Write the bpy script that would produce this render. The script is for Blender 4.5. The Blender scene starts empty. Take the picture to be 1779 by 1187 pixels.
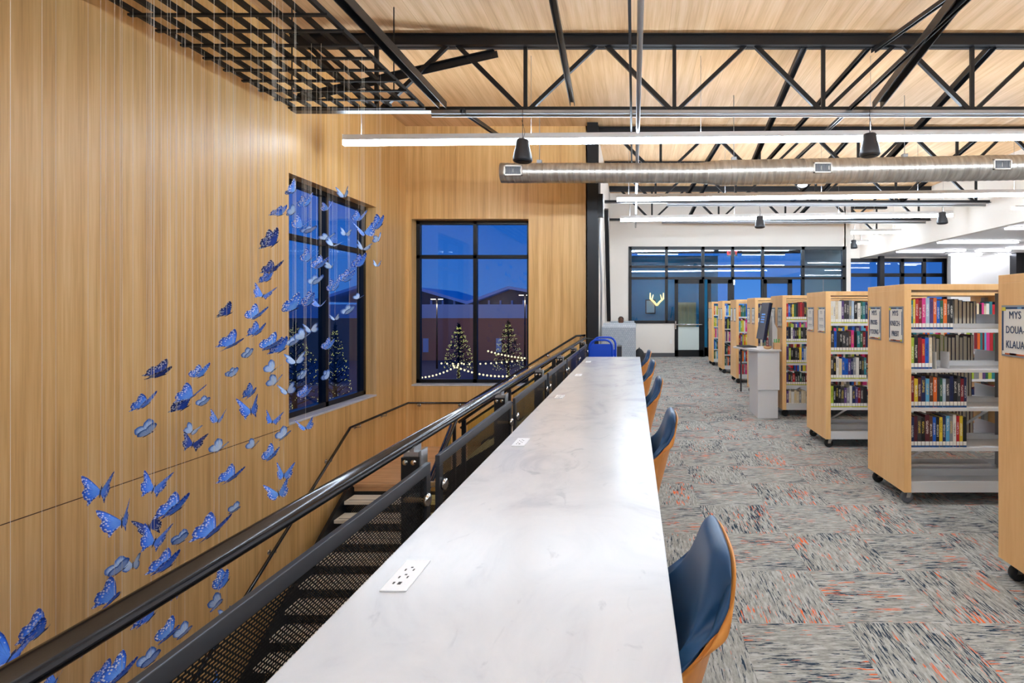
import bpy, math, random
from mathutils import Vector, Matrix, Euler
C = bpy.context.scene.collection
R = math.radians
EYE = 1.5; F = 910.0; CX = 1101.0; CY = 537.0
def P(px, py, Y):
    return Vector(((px-CX)*Y/F, Y, EYE-(py-CY)*Y/F))

# ------------------------------------------------------------------ helpers
def lin(c):
    return tuple(((v/255)/12.92 if v/255 <= .04045 else ((v/255+.055)/1.055)**2.4) for v in c[:3])+(1.0,)
class MB:
    def __init__(s): s.v=[]; s.f=[]; s.m=[]; s.sm=[]
    def add(s, vs, fs, mi=0, smooth=False):
        n=len(s.v); s.v+= [tuple(v) for v in vs]
        for f in fs: s.f.append(tuple(i+n for i in f)); s.m.append(mi); s.sm.append(smooth)
        return s
    def box(s, x0,x1,y0,y1,z0,z1, mi=0, ch=0):
        if x0>x1: x0,x1=x1,x0
        if y0>y1: y0,y1=y1,y0
        if z0>z1: z0,z1=z1,z0
        vs=[(x0,y0,z0),(x1,y0,z0),(x1,y1,z0),(x0,y1,z0),(x0,y0,z1),(x1,y0,z1),(x1,y1,z1),(x0,y1,z1)]
        return s.add(vs,[(0,3,2,1),(4,5,6,7),(0,1,5,4),(1,2,6,5),(2,3,7,6),(3,0,4,7)],mi)
    def bar(s, a, b, w, h=None, mi=0):
        a=Vector(a); b=Vector(b); h=h or w; d=(b-a).normalized()
        up=Vector((0,0,1)) if abs(d.z)<.98 else Vector((0,1,0))
        x=d.cross(up).normalized()*w/2; y=x.normalized().cross(d).normalized()*h/2
        vs=[a-x-y,a+x-y,a+x+y,a-x+y,b-x-y,b+x-y,b+x+y,b-x+y]
        return s.add(vs,[(0,3,2,1),(4,5,6,7),(0,1,5,4),(1,2,6,5),(2,3,7,6),(3,0,4,7)],mi)
    def tube(s, pts, r, n=12, mi=0, caps=True):
        pts=[Vector(p) for p in pts]; rs=r if isinstance(r,(list,tuple)) else [r]*len(pts)
        vs=[]; fs=[]; prev=None
        for i,p in enumerate(pts):
            d=(pts[min(i+1,len(pts)-1)]-pts[max(i-1,0)]).normalized()
            if prev is None:
                up=Vector((0,0,1)) if abs(d.z)<.9 else Vector((0,1,0)); x=d.cross(up).normalized()
            else:
                x=(prev-d*prev.dot(d)).normalized()
            prev=x; y=d.cross(x)
            for k in range(n):
                a=2*math.pi*k/n; vs.append(p+(x*math.cos(a)+y*math.sin(a))*rs[i])
        for i in range(len(pts)-1):
            for k in range(n):
                fs.append((i*n+k,i*n+(k+1)%n,(i+1)*n+(k+1)%n,(i+1)*n+k))
        if caps: fs.append(tuple(range(n))[::-1]); fs.append(tuple((len(pts)-1)*n+k for k in range(n)))
        return s.add(vs,fs,mi,True)
    def lathe(s, c, prof, n=24, mi=0, axis='z'):
        c=Vector(c); vs=[]; fs=[]
        for (r,h) in prof:
            for k in range(n):
                a=2*math.pi*k/n
                q={'z':(r*math.cos(a),r*math.sin(a),h),'x':(h,r*math.cos(a),r*math.sin(a)),'y':(r*math.cos(a),h,r*math.sin(a))}[axis]
                vs.append(c+Vector(q))
        for i in range(len(prof)-1):
            for k in range(n): fs.append((i*n+k,i*n+(k+1)%n,(i+1)*n+(k+1)%n,(i+1)*n+k))
        fs.append(tuple(range(n))[::-1]); fs.append(tuple((len(prof)-1)*n+k for k in range(n)))
        return s.add(vs,fs,mi,True)
    def sphere(s,c,r,n=12,mi=0,sc=(1,1,1)):
        c=Vector(c); vs=[];fs=[]; m=n//2
        for i in range(m+1):
            t=math.pi*i/m
            for k in range(n):
                a=2*math.pi*k/n; vs.append(c+Vector((r*sc[0]*math.sin(t)*math.cos(a),r*sc[1]*math.sin(t)*math.sin(a),r*sc[2]*math.cos(t))))
        for i in range(m):
            for k in range(n): fs.append((i*n+k,(i+1)*n+k,(i+1)*n+(k+1)%n,i*n+(k+1)%n))
        return s.add(vs,fs,mi,True)
    def prism(s, poly, axis, a, b, mi=0):   # poly in the two other axes
        n=len(poly)
        def q(p,t): return {'x':(t,p[0],p[1]),'y':(p[0],t,p[1]),'z':(p[0],p[1],t)}[axis]
        vs=[q(p,a) for p in poly]+[q(p,b) for p in poly]
        fs=[tuple(range(n))[::-1],tuple(range(n,2*n))]+[(i,(i+1)%n,n+(i+1)%n,n+i) for i in range(n)]
        return s.add(vs,fs,mi)
    def mesh(s,name,mats):
        me=bpy.data.meshes.new(name); me.from_pydata(s.v,[],s.f)
        for m in (mats if isinstance(mats,(list,tuple)) else [mats]): me.materials.append(m)
        me.polygons.foreach_set('material_index',s.m); me.polygons.foreach_set('use_smooth',s.sm)
        me.update(); return me
    def build(s,name,mats,parent=None,bevel=0,fix=True):
        me=s.mesh(name,mats)
        if fix:
            import bmesh
            bm=bmesh.new(); bm.from_mesh(me); bmesh.ops.recalc_face_normals(bm,faces=bm.faces); bm.to_mesh(me); bm.free()
        o=bpy.data.objects.new(name,me); C.objects.link(o)
        if parent: o.parent=parent
        if bevel:
            b=o.modifiers.new('bevel','BEVEL'); b.width=bevel; b.segments=2; b.limit_method='ANGLE'; b.angle_limit=R(40)
        return o
def tag(o,label=None,cat=None,group=None,kind=None):
    if label: o['label']=label
    if cat: o['category']=cat
    if group: o['group']=group
    if kind: o['kind']=kind
    return o
def empty(name,loc,label,cat,group=None,rz=0):
    o=bpy.data.objects.new(name,None); C.objects.link(o); o.location=loc; o.rotation_euler=(0,0,rz)
    o.empty_display_size=.1
    return tag(o,label,cat,group)
def unparent_offset(o,root):      # mesh coordinates are world coordinates: keep them there under root
    o.parent=root; o.matrix_parent_inverse=Matrix.Translation(root.location).inverted(); return o
def W(mb,name,mat,root,bevel=0):   # child built in world coordinates
    return unparent_offset(mb.build(name,mat,None,bevel),root)
def structure(o): o['kind']='structure'; return o
def copy_tree(o,parent=None):
    c=o.copy(); C.objects.link(c)
    if parent: c.parent=parent
    for ch in list(o.children): copy_tree(ch,c)
    return c
ORD=['first','second','third','fourth','fifth','sixth','seventh','eighth','ninth','tenth','eleventh','twelfth','thirteenth','fourteenth','fifteenth','sixteenth','seventeenth','eighteenth','nineteenth','twentieth','twenty-first','twenty-second','twenty-third','twenty-fourth','twenty-fifth','twenty-sixth']

# ------------------------------------------------------------------ materials
def newmat(name):
    m=bpy.data.materials.new(name); m.use_nodes=True; nt=m.node_tree; return m,nt,nt.nodes['Principled BSDF']
def mat(name,col,rough=.5,metal=0,spec=.5,emis=None,es=0,coat=0):
    m,nt,b=newmat(name); b.inputs['Base Color'].default_value=lin(col); b.inputs['Roughness'].default_value=rough
    b.inputs['Metallic'].default_value=metal; b.inputs['Specular IOR Level'].default_value=spec
    if coat: b.inputs['Coat Weight'].default_value=coat; b.inputs['Coat Roughness'].default_value=.1
    if emis: b.inputs['Emission Color'].default_value=lin(emis); b.inputs['Emission Strength'].default_value=es
    return m
def nd(nt,t,**k):
    n=nt.nodes.new(t)
    for a,v in k.items():
        if a.startswith('i_'): n.inputs[a[2:].replace('_',' ')].default_value=v
        else: setattr(n,a,v)
    return n
def coords(nt,scale,rot=(0,0,0),kind='Object'):
    tc=nd(nt,'ShaderNodeTexCoord'); mp=nd(nt,'ShaderNodeMapping'); mp.inputs['Scale'].default_value=scale; mp.inputs['Rotation'].default_value=rot
    nt.links.new(tc.outputs[kind],mp.inputs['Vector']); return mp.outputs['Vector']
def ramp(nt,src,stops,interp='LINEAR'):
    r=nd(nt,'ShaderNodeValToRGB'); e=r.color_ramp.elements; r.color_ramp.interpolation=interp
    while len(e)<len(stops): e.new(.5)
    for el,(p,c) in zip(e,stops): el.position=p; el.color=c if len(c)==4 else lin(c)
    nt.links.new(src,r.inputs['Fac']); return r.outputs['Color']
def mixc(nt,fac,a,b,mode='MIX'):
    m=nd(nt,'ShaderNodeMix',data_type='RGBA',blend_type=mode)
    for sock,v in ((m.inputs[0],fac),(m.inputs[6],a),(m.inputs[7],b)):
        if hasattr(v,'links'): nt.links.new(v,sock)
        else: sock.default_value=v
    return m.outputs[2]
def math_(nt,op,a,b=0,c=0):
    m=nd(nt,'ShaderNodeMath',operation=op)
    for s,v in zip(m.inputs,(a,b,c)):
        if hasattr(v,'links'): nt.links.new(v,s)
        else: s.default_value=v
    return m.outputs[0]
def noise(nt,vec,scale,detail=3,rough=.5,dist=0):
    n=nd(nt,'ShaderNodeTexNoise'); n.inputs['Scale'].default_value=scale; n.inputs['Detail'].default_value=detail
    n.inputs['Roughness'].default_value=rough; n.inputs['Distortion'].default_value=dist
    nt.links.new(vec,n.inputs['Vector']); return n.outputs['Fac']
def wood(name,dark,mid,light,scale,rough=.45,seam=None):
    m,nt,b=newmat(name)
    v=coords(nt,scale); a=noise(nt,v,1,4,.6); v2=coords(nt,tuple(s*6 for s in scale)); a2=noise(nt,v2,1,2,.5)
    f=math_(nt,'ADD',math_(nt,'MULTIPLY',a,.72),math_(nt,'MULTIPLY',a2,.28))
    col=ramp(nt,f,[(.33,dark),(.5,mid),(.66,light)])
    if seam:
        ax,step,w=seam
        tc=nd(nt,'ShaderNodeTexCoord'); sp=nd(nt,'ShaderNodeSeparateXYZ'); nt.links.new(tc.outputs['Object'],sp.inputs[0])
        fr=math_(nt,'FRACT',math_(nt,'DIVIDE',sp.outputs[ax],step))
        cell=math_(nt,'FLOOR',math_(nt,'DIVIDE',sp.outputs[ax],step))
        wn=nd(nt,'ShaderNodeTexWhiteNoise',noise_dimensions='1D'); nt.links.new(cell,wn.inputs['W'])
        tone=math_(nt,'ADD',math_(nt,'MULTIPLY',wn.outputs[0],.10),.93)
        col=mixc(nt,1.0,col,(1,1,1,1),'MULTIPLY') if False else col
        vm=nd(nt,'ShaderNodeVectorMath',operation='SCALE'); nt.links.new(col,vm.inputs[0]); nt.links.new(tone,vm.inputs['Scale'])
        line=math_(nt,'LESS_THAN',fr,w/step)
        col=mixc(nt,line,vm.outputs[0],lin(dark))
    nt.links.new(col,b.inputs['Base Color']); b.inputs['Roughness'].default_value=rough
    return m
M={}
M['wall_wood']=wood('veneer_wall',(200,150,88),(224,176,110),(236,194,132),(14,14,.35),.42)
M['ceil_wood']=wood('ceiling_planks',(196,150,102),(218,174,126),(230,192,148),(9,.35,9),.5,seam=(0,.455,.007))
M['maple']=wood('maple_laminate',(238,186,124),(246,198,136),(250,206,148),(10,10,.8),.42)
M['landing']=wood('landing_boards',(186,140,100),(214,170,126),(228,188,146),(.8,8,8),.4,seam=(1,.09,.0015))
M['ply']=wood('plywood_shell',(196,124,52),(214,142,66),(222,154,80),(12,12,1.2),.4)
M['black']=mat('black_steel',(24,24,27),.4,.3)
M['black_gloss']=mat('black_gloss',(58,58,62),.17,.85,coat=.5)
M['frame']=mat('black_frame',(17,18,21),.38,.2)
M['grid']=mat('black_grid',(16,15,15),.6)
M['panel_frame']=mat('panel_frame',(70,72,78),.35,.6)
M['steel']=mat('brushed_steel',(200,200,200),.22,1)
M['galv']=mat('galvanised',(170,172,176),.35,.9)
M['white']=mat('white_paint',(232,229,224),.6)
M['wallwhite']=mat('wall_paint',(228,220,211),.7)
M['shelfwhite']=mat('shelf_paint',(214,215,217),.4)
M['greyup']=mat('upright_grey',(150,150,152),.45)
M['fixture']=mat('fixture_white',(235,232,230),.5)
M['rubber']=mat('rubber',(28,28,30),.7)
M['wheelgrey']=mat('wheel_grey',(96,100,108),.5)
M['blue_leather']=mat('blue_vinyl',(38,76,116),.38,spec=.45)
M['cartblue']=mat('blue_cart',(0,72,205),.4)
M['base']=mat('dark_base',(84,84,88),.7)
M['paper']=mat('paper_pages',(234,224,202),.85)
M['label']=mat('label_white',(238,236,230),.6)
M['bluetape']=mat('label_blue',(30,82,140),.5)
M['tread']=mat('tread_stone',(232,222,204),.7)
M['tread2']=mat('tread_stripe',(150,140,124),.8)
M['dark']=mat('dark_grey',(52,53,57),.6)
M['kiosk']=mat('kiosk_white',(226,227,230),.4)
M['skin']=mat('skin_brown',(92,58,42),.55)
M['hair']=mat('hair_black',(18,15,14),.8)
M['shirt']=mat('shirt_grey',(70,80,96),.8)
M['teal']=mat('teal_wall',(34,140,180),.7)
M['navytext']=mat('navy_text',(36,60,100),.7)
M['thread']=mat('thread',(244,236,220),.3)
M['green']=mat('pencil_green',(60,190,70),.5)
M['tan']=mat('tan_wood',(214,172,124),.55)
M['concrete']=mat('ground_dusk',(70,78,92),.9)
M['screen']=mat('screen',(14,22,40),.2,emis=(20,40,90),es=.12)
M['screen2']=mat('screen_lines',(70,120,190),.2,emis=(80,130,200),es=.35)
def emit(name,col,st):
    m,nt,b=newmat(name); b.inputs['Base Color'].default_value=(.8,.8,.8,1); b.inputs['Emission Color'].default_value=lin(col); b.inputs['Emission Strength'].default_value=st; return m
LS=1.0; LC=(222,239,255)
M['lamp']=emit('lamp_diffuser',LC,26*LS)
M['lampup']=emit('lamp_uplight',LC,36*LS)
M['lamplow']=emit('ceiling_lamp',(236,240,255),18*LS)
M['bulb']=emit('bulb_warm',(255,214,140),1.6)
M['fairy']=emit('fairy_yellow',(240,214,60),.9)
M['exit']=emit('exit_red',(255,40,40),2.5)
M['antler']=emit('amber_glow',(255,180,90),1.6)

def carpet():
    m,nt,b=newmat('carpet_tiles'); T=.5
    tc=nd(nt,'ShaderNodeTexCoord'); sp=nd(nt,'ShaderNodeSeparateXYZ'); nt.links.new(tc.outputs['Object'],sp.inputs[0])
    cx=math_(nt,'FLOOR',math_(nt,'DIVIDE',sp.outputs[0],T)); cy=math_(nt,'FLOOR',math_(nt,'DIVIDE',sp.outputs[1],T))
    chk=math_(nt,'MODULO',math_(nt,'ABSOLUTE',math_(nt,'ADD',cx,cy)),2)
    off=math_(nt,'ADD',math_(nt,'MULTIPLY',cx,7.31),math_(nt,'MULTIPLY',cy,3.77))
    swx=mixc(nt,chk,sp.outputs[0],sp.outputs[1]); swy=mixc(nt,chk,sp.outputs[1],sp.outputs[0])
    def streak(sx,sy,seed,detail=2,rough=.55,dist=0):
        cb=nd(nt,'ShaderNodeCombineXYZ')
        nt.links.new(math_(nt,'MULTIPLY',swx,sx),cb.inputs[0]); nt.links.new(math_(nt,'MULTIPLY',swy,sy),cb.inputs[1])
        nt.links.new(math_(nt,'ADD',off,seed),cb.inputs[2]); return noise(nt,cb.outputs[0],1,detail,rough,dist)
    base=streak(70,13,0,3,.65); basec=ramp(nt,base,[(.34,(134,138,135)),(.5,(162,164,160)),(.64,(186,191,191))])
    fine=streak(150,70,9,1); basec=mixc(nt,ramp(nt,fine,[(.42,(0,0,0)),(.62,(120,120,120))]),basec,lin((186,187,188)))
    nav=streak(145,11,21,3,.6,.3); region=streak(6,2.6,33,1)
    nf=math_(nt,'GREATER_THAN',math_(nt,'ADD',nav,math_(nt,'MULTIPLY',region,.35)),.765)
    c=mixc(nt,nf,basec,lin((44,62,80)))
    org=streak(115,9,55,2,.55,.2); r2=streak(7,2.2,71,1)
    of=math_(nt,'GREATER_THAN',math_(nt,'ADD',org,math_(nt,'MULTIPLY',r2,.40)),.872)
    c=mixc(nt,of,c,lin((232,112,62)))
    nt.links.new(c,b.inputs['Base Color']); b.inputs['Roughness'].default_value=.95; b.inputs['Specular IOR Level'].default_value=.15
    return m
M['carpet']=carpet()
def quartz():
    m,nt,b=newmat('counter_quartz'); v=coords(nt,(1.6,1.1,1)); n1=noise(nt,v,2.2,6,.62,.9); n2=noise(nt,coords(nt,(7,4,1)),1.5,4,.6,1.2)
    c=ramp(nt,n1,[(.34,(188,190,198)),(.46,(202,204,209)),(.58,(208,209,213)),(.7,(203,205,210))])
    v2=ramp(nt,n2,[(.30,(150,156,176)),(.38,(255,255,255)),(1,(255,255,255))])
    c=mixc(nt,.22,c,v2,'MULTIPLY')
    nt.links.new(c,b.inputs['Base Color']); b.inputs['Roughness'].default_value=.22; b.inputs['Specular IOR Level'].default_value=.4; return m
M['quartz']=quartz()
def meshmat(name,col,bw,bh,mortar,axis='yz'):
    m,nt,b=newmat(name); tc=nd(nt,'ShaderNodeTexCoord'); sp=nd(nt,'ShaderNodeSeparateXYZ'); cb=nd(nt,'ShaderNodeCombineXYZ')
    nt.links.new(tc.outputs['Object'],sp.inputs[0]); ix='xyz'.index(axis[0]); iy='xyz'.index(axis[1])
    nt.links.new(sp.outputs[ix],cb.inputs[0]); nt.links.new(sp.outputs[iy],cb.inputs[1])
    br=nd(nt,'ShaderNodeTexBrick'); nt.links.new(cb.outputs[0],br.inputs['Vector']); br.inputs['Scale'].default_value=1
    br.inputs['Brick Width'].default_value=bw; br.inputs['Row Height'].default_value=bh; br.inputs['Mortar Size'].default_value=mortar; br.inputs['Mortar Smooth'].default_value=0
    b.inputs['Base Color'].default_value=lin(col); b.inputs['Roughness'].default_value=.4; b.inputs['Metallic'].default_value=.5
    tr=nd(nt,'ShaderNodeBsdfTransparent'); mx=nd(nt,'ShaderNodeMixShader')
    nt.links.new(br.outputs['Fac'],mx.inputs[0]); nt.links.new(tr.outputs[0],mx.inputs[1]); nt.links.new(b.outputs[0],mx.inputs[2])
    nt.links.new(mx.outputs[0],nt.nodes['Material Output'].inputs['Surface']); return m
M['mesh']=meshmat('expanded_mesh',(22,22,25),.0127,.0068,.0021)
M['riser']=meshmat('perforated_riser',(40,34,28),.03,.02,.005,'xz')
def glass(name,tint=(255,255,255),refl=1.5,cap=.6):
    m,nt,b=newmat(name); nt.nodes.remove(b); tr=nd(nt,'ShaderNodeBsdfTransparent'); tr.inputs[0].default_value=lin(tint)
    gl=nd(nt,'ShaderNodeBsdfGlossy'); gl.inputs['Roughness'].default_value=.0; gl.inputs[0].default_value=(.9,.93,1,1)
    fr=nd(nt,'ShaderNodeFresnel'); fr.inputs['IOR'].default_value=refl
    mx=nd(nt,'ShaderNodeMixShader'); ge=nd(nt,'ShaderNodeNewGeometry'); nt.links.new(math_(nt,'MULTIPLY',fr.outputs[0],math_(nt,'SUBTRACT',1,ge.outputs['Backfacing'])),mx.inputs[0]); nt.links.new(tr.outputs[0],mx.inputs[1]); nt.links.new(gl.outputs[0],mx.inputs[2])
    nt.links.new(mx.outputs[0],nt.nodes['Material Output'].inputs['Surface']); return m
M['glass']=glass('window_glass',(215,228,240),1.55)
M['glass2']=glass('partition_glass',(215,238,248),1.85)
M['guardglass']=glass('guard_glass',(236,236,206),1.45)
def ductmat():
    m,nt,b=newmat('spiral_duct'); v=coords(nt,(1,1,1)); n=noise(nt,coords(nt,(18,3,3)),1,3)
    c=ramp(nt,n,[(.3,(150,142,132)),(.7,(186,178,168))]); nt.links.new(c,b.inputs['Base Color']); b.inputs['Metallic'].default_value=.75; b.inputs['Roughness'].default_value=.33; return m
M['duct']=ductmat()
def fabric():
    m,nt,b=newmat('tweed_grey'); v=coords(nt,(1,1,1)); br=nd(nt,'ShaderNodeTexBrick'); 
    tc=nd(nt,'ShaderNodeTexCoord'); sp=nd(nt,'ShaderNodeSeparateXYZ'); cb=nd(nt,'ShaderNodeCombineXYZ'); nt.links.new(tc.outputs['Object'],sp.inputs[0])
    nt.links.new(sp.outputs[0],cb.inputs[0]); nt.links.new(sp.outputs[2],cb.inputs[1]); nt.links.new(cb.outputs[0],br.inputs['Vector'])
    br.inputs['Scale'].default_value=1; br.inputs['Brick Width'].default_value=.045; br.inputs['Row Height'].default_value=.04; br.inputs['Mortar Size'].default_value=.006
    br.inputs['Color1'].default_value=lin((176,184,192)); br.inputs['Color2'].default_value=lin((154,164,176)); br.inputs['Mortar'].default_value=lin((138,148,164))
    n=noise(nt,coords(nt,(1,1,1)),22,3); c=mixc(nt,math_(nt,'MULTIPLY',n,.6),br.outputs['Color'],lin((196,202,208)))
    nt.links.new(c,b.inputs['Base Color']); b.inputs['Roughness'].default_value=.95; return m
M['fabric']=fabric(); M['platew']=mat('plate_white',(232,234,238),.35); M['brace']=mat('oily_steel',(74,72,72),.35,.75)
def bookmat():
    m,nt,b=newmat('book_cover'); oi=nd(nt,'ShaderNodeObjectInfo'); tc=nd(nt,'ShaderNodeTexCoord'); sp=nd(nt,'ShaderNodeSeparateXYZ'); nt.links.new(tc.outputs['Generated'],sp.inputs[0])
    cb=nd(nt,'ShaderNodeCombineXYZ'); nt.links.new(math_(nt,'MULTIPLY',sp.outputs[0],5),cb.inputs[0]); nt.links.new(math_(nt,'MULTIPLY',sp.outputs[2],60),cb.inputs[1]); nt.links.new(math_(nt,'MULTIPLY',oi.outputs['Random'],50),cb.inputs[2])
    n=noise(nt,cb.outputs[0],1,1)
    lo=math_(nt,'ADD',math_(nt,'MULTIPLY',oi.outputs['Random'],.2),.32)
    inb=math_(nt,'MULTIPLY',math_(nt,'GREATER_THAN',sp.outputs[2],lo),math_(nt,'LESS_THAN',sp.outputs[2],math_(nt,'ADD',lo,.4)))
    inx=math_(nt,'MULTIPLY',math_(nt,'GREATER_THAN',sp.outputs[0],.22),math_(nt,'LESS_THAN',sp.outputs[0],.78))
    t=math_(nt,'MULTIPLY',math_(nt,'MULTIPLY',inb,inx),math_(nt,'GREATER_THAN',n,.5))
    rnd=math_(nt,'FRACT',math_(nt,'MULTIPLY',oi.outputs['Random'],17.3))
    tcol=ramp(nt,rnd,[(0,(240,236,226)),(.45,(236,206,90)),(.7,(240,240,240)),(.85,(30,30,36))],'CONSTANT')
    c=mixc(nt,math_(nt,'MULTIPLY',t,.7),oi.outputs['Color'],tcol)
    nt.links.new(c,b.inputs['Base Color']); b.inputs['Roughness'].default_value=.4; return m
M['book']=bookmat()
def wingmat(name,inner,mid,edge,dots,veins):
    m,nt,b=newmat(name); at=nd(nt,'ShaderNodeAttribute',attribute_name='s'); aa=nd(nt,'ShaderNodeAttribute',attribute_name='ang')
    v=math_(nt,'ABSOLUTE',math_(nt,'SINE',math_(nt,'MULTIPLY',aa.outputs['Fac'],11)))
    col=ramp(nt,at.outputs['Fac'],[(0,inner),(.35,inner),(.72,mid),(.9,edge)])
    vein=math_(nt,'MULTIPLY',math_(nt,'LESS_THAN',v,.12),veins); col=mixc(nt,vein,col,lin(edge))
    vo=nd(nt,'ShaderNodeTexVoronoi'); nt.links.new(coords(nt,(1,1,1)),vo.inputs['Vector']); vo.inputs['Scale'].default_value=9
    dot=math_(nt,'MULTIPLY',math_(nt,'LESS_THAN',vo.outputs['Distance'],.39),math_(nt,'GREATER_THAN',at.outputs['Fac'],.55)); dot=math_(nt,'MULTIPLY',dot,dots)
    col=mixc(nt,dot,col,lin((225,232,246)))
    nt.links.new(col,b.inputs['Base Color']); b.inputs['Roughness'].default_value=.55; b.inputs['Specular IOR Level'].default_value=.3; return m
M['wingA']=wingmat('wing_spotted',(110,168,250),(60,128,244),(40,84,190),.95,.6)
M['wingB']=wingmat('wing_pale',(190,216,250),(168,204,250),(60,104,190),0,.8)
M['wingC']=wingmat('wing_deep',(96,156,250),(50,116,240),(30,70,170),.6,.6)
M['wingD']=wingmat('wing_navy',(40,76,176),(30,58,144),(20,32,84),.55,.6)
M['bfly']=mat('butterfly_body',(26,40,84),.7)

# ------------------------------------------------------------------ camera, world
cam=bpy.data.cameras.new('camera'); co=bpy.data.objects.new('camera',cam); C.objects.link(co)
co.location=(0,0,EYE); co.rotation_euler=(R(90),0,0); cam.sensor_width=36; cam.lens=F*36/1779
cam.shift_x=(889.5-CX)/1779; cam.shift_y=-(593.5-CY)/1779; cam.clip_start=.05; cam.clip_end=300
bpy.context.scene.camera=co
vs=bpy.context.scene.view_settings; vs.view_transform='Standard'; vs.look='None'; vs.gamma=1; vs.use_curve_mapping=False; vs.exposure=0.76
w=bpy.data.worlds.new('world'); bpy.context.scene.world=w; w.use_nodes=True; nt=w.node_tree; bg=nt.nodes['Background']
tc=nd(nt,'ShaderNodeTexCoord'); sp=nd(nt,'ShaderNodeSeparateXYZ'); nt.links.new(tc.outputs['Generated'],sp.inputs[0])
col=ramp(nt,math_(nt,'ADD',math_(nt,'MULTIPLY',sp.outputs[2],1.0),.1),[(0,(20,44,84)),(.1,(52,92,146)),(.3,(6,72,140)),(.7,(0,58,128))])
nt.links.new(col,bg.inputs[0]); bg.inputs[1].default_value=1.5

# ------------------------------------------------------------------ room shell
CEIL=5.13; XL=-4.53; YF=10.4; YB=16.4; LOW=-4.2
def S(mb,name,m,bevel=0): return structure(mb.build(name,m,None,bevel))
S(MB().box(-.70,14.5,-3.2,8.1,-.35,0).box(-1.13,14.5,8.1,YF,-.35,0).box(-.74,14.5,YF,20.4,-.35,0),'floor',M['carpet'])
S(MB().box(-.74,-.705,-3.2,8.05,-.36,.012),'trim_1',M['black'])
S(MB().box(XL,-.7,-3.2,YF,LOW-.1,LOW),'floor_lower',M['landing'])
S(MB().box(XL-.2,8.8,-3.2,YF,CEIL,CEIL+.15).box(-1,8.8,YF,20.6,CEIL,CEIL+.15),'ceiling',M['ceil_wood'])
# left wall with window opening (Y 6.88-9.21, z -.01..3.29)
WY0,WY1,WZ0,WZ1=6.88,9.21,0.0,3.29; D=.33
S(MB().box(XL-D,XL,-3.2,WY0,LOW,CEIL).box(XL-D,XL,WY1,YF+D,LOW,CEIL).box(XL-D,XL,WY0,WY1,LOW,WZ0-.03).box(XL-D,XL,WY0,WY1,WZ1,CEIL),'wall_left',M['wall_wood'])
WX0,WX1=-4.41,-2.09
S(MB().box(XL,WX0,YF,YF+D,LOW,CEIL).box(WX1,-.9,YF,YF+D,LOW,CEIL).box(WX0,WX1,YF,YF+D,LOW,WZ0-.03).box(WX0,WX1,YF,YF+D,WZ1,CEIL),'wall_far',M['wall_wood'])
# joints in the veneer
S(MB().box(XL-.001,XL+.0015,-3.2,WY0,-.052,-.044),'trim_2',mat('joint_dark',(92,62,34),.8))
S(MB().box(-2.094,-2.088,YF-.0015,YF+.001,WZ1,CEIL).box(-2.094,-2.088,YF-.0015,YF+.001,LOW,-.06),'trim_3',M['ceil_wood'])
# sills
def sill(name,mb): return S(mb,name,M['quartz'],.004)
sill('trim_4',MB().box(XL-D+.06,XL+.012,WY0-.0,WY1+.0,-.03,0)); sill('trim_5',MB().box(WX0,WX1,YF-.012,YF+D-.06,-.03,0))
def win(name,along,a0,a1,z0,z1,pos,mull,trans,fw=.06,dp=.08,gm='glass'):
    fr=MB(); 
    def bx(p0,p1,q0,q1):
        if along=='x': fr.box(p0,p1,pos-dp/2,pos+dp/2,q0,q1)
        else: fr.box(pos-dp/2,pos+dp/2,p0,p1,q0,q1)
    bx(a0,a0+fw,z0,z1); bx(a1-fw,a1,z0,z1); bx(a0,a1,z0,z0+fw); bx(a0,a1,z1-fw,z1)
    for m_ in mull: bx(m_-fw/2,m_+fw/2,z0,z1)
    for t in trans: bx(a0,a1,t-fw/2,t+fw/2)
    o=S(fr,name,M['frame'],.003)
    ps=[a0]+list(mull)+[a1]; qs=[z0]+list(trans)+[z1]
    for i in range(len(ps)-1):
        for j in range(len(qs)-1):
            g=MB()
            if along=='x': g.box(ps[i]+.01,ps[i+1]-.01,pos-.004,pos+.004,qs[j]+.01,qs[j+1]-.01)
            else: g.box(pos-.004,pos+.004,ps[i]+.01,ps[i+1]-.01,qs[j]+.01,qs[j+1]-.01)
            g.build('glass_pane',M[gm],o)
    return o
win('window_1','y',WY0,WY1,WZ0,WZ1,XL-D+.09,[8.05],[2.5],.075,.12)
win('window_2','x',WX0,WX1,WZ0,WZ1,YF+D-.06,[-3.22],[2.56],.075,.1)

# white walls of the reading room
S(MB().box(-.95,-.74,YF+.0,YB+.2,-.3,CEIL),'wall_side',M['wallwhite'])
GX0,GX1=P(1094,0,YB).x,P(1468,0,YB).x; GT=P(0,428.5,YB).z; GS=P(0,561,YB).z
DX0=P(1172,0,YB).x
S(MB().box(-.74,GX0,YB,YB+.2,0,CEIL).box(GX0,GX1+.02,YB,YB+.2,GT,CEIL).box(GX0,DX0,YB,YB+.2,0,GS),'wall_back',M['wallwhite'])
S(MB().box(-.74,DX0,YB-.015,YB,0,.125),'baseboard_back',M['base'])
S(MB().box(GX1-.02,GX1+.18,YB,YB+4.2,0,CEIL),'wall_return',M['wallwhite'])
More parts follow.
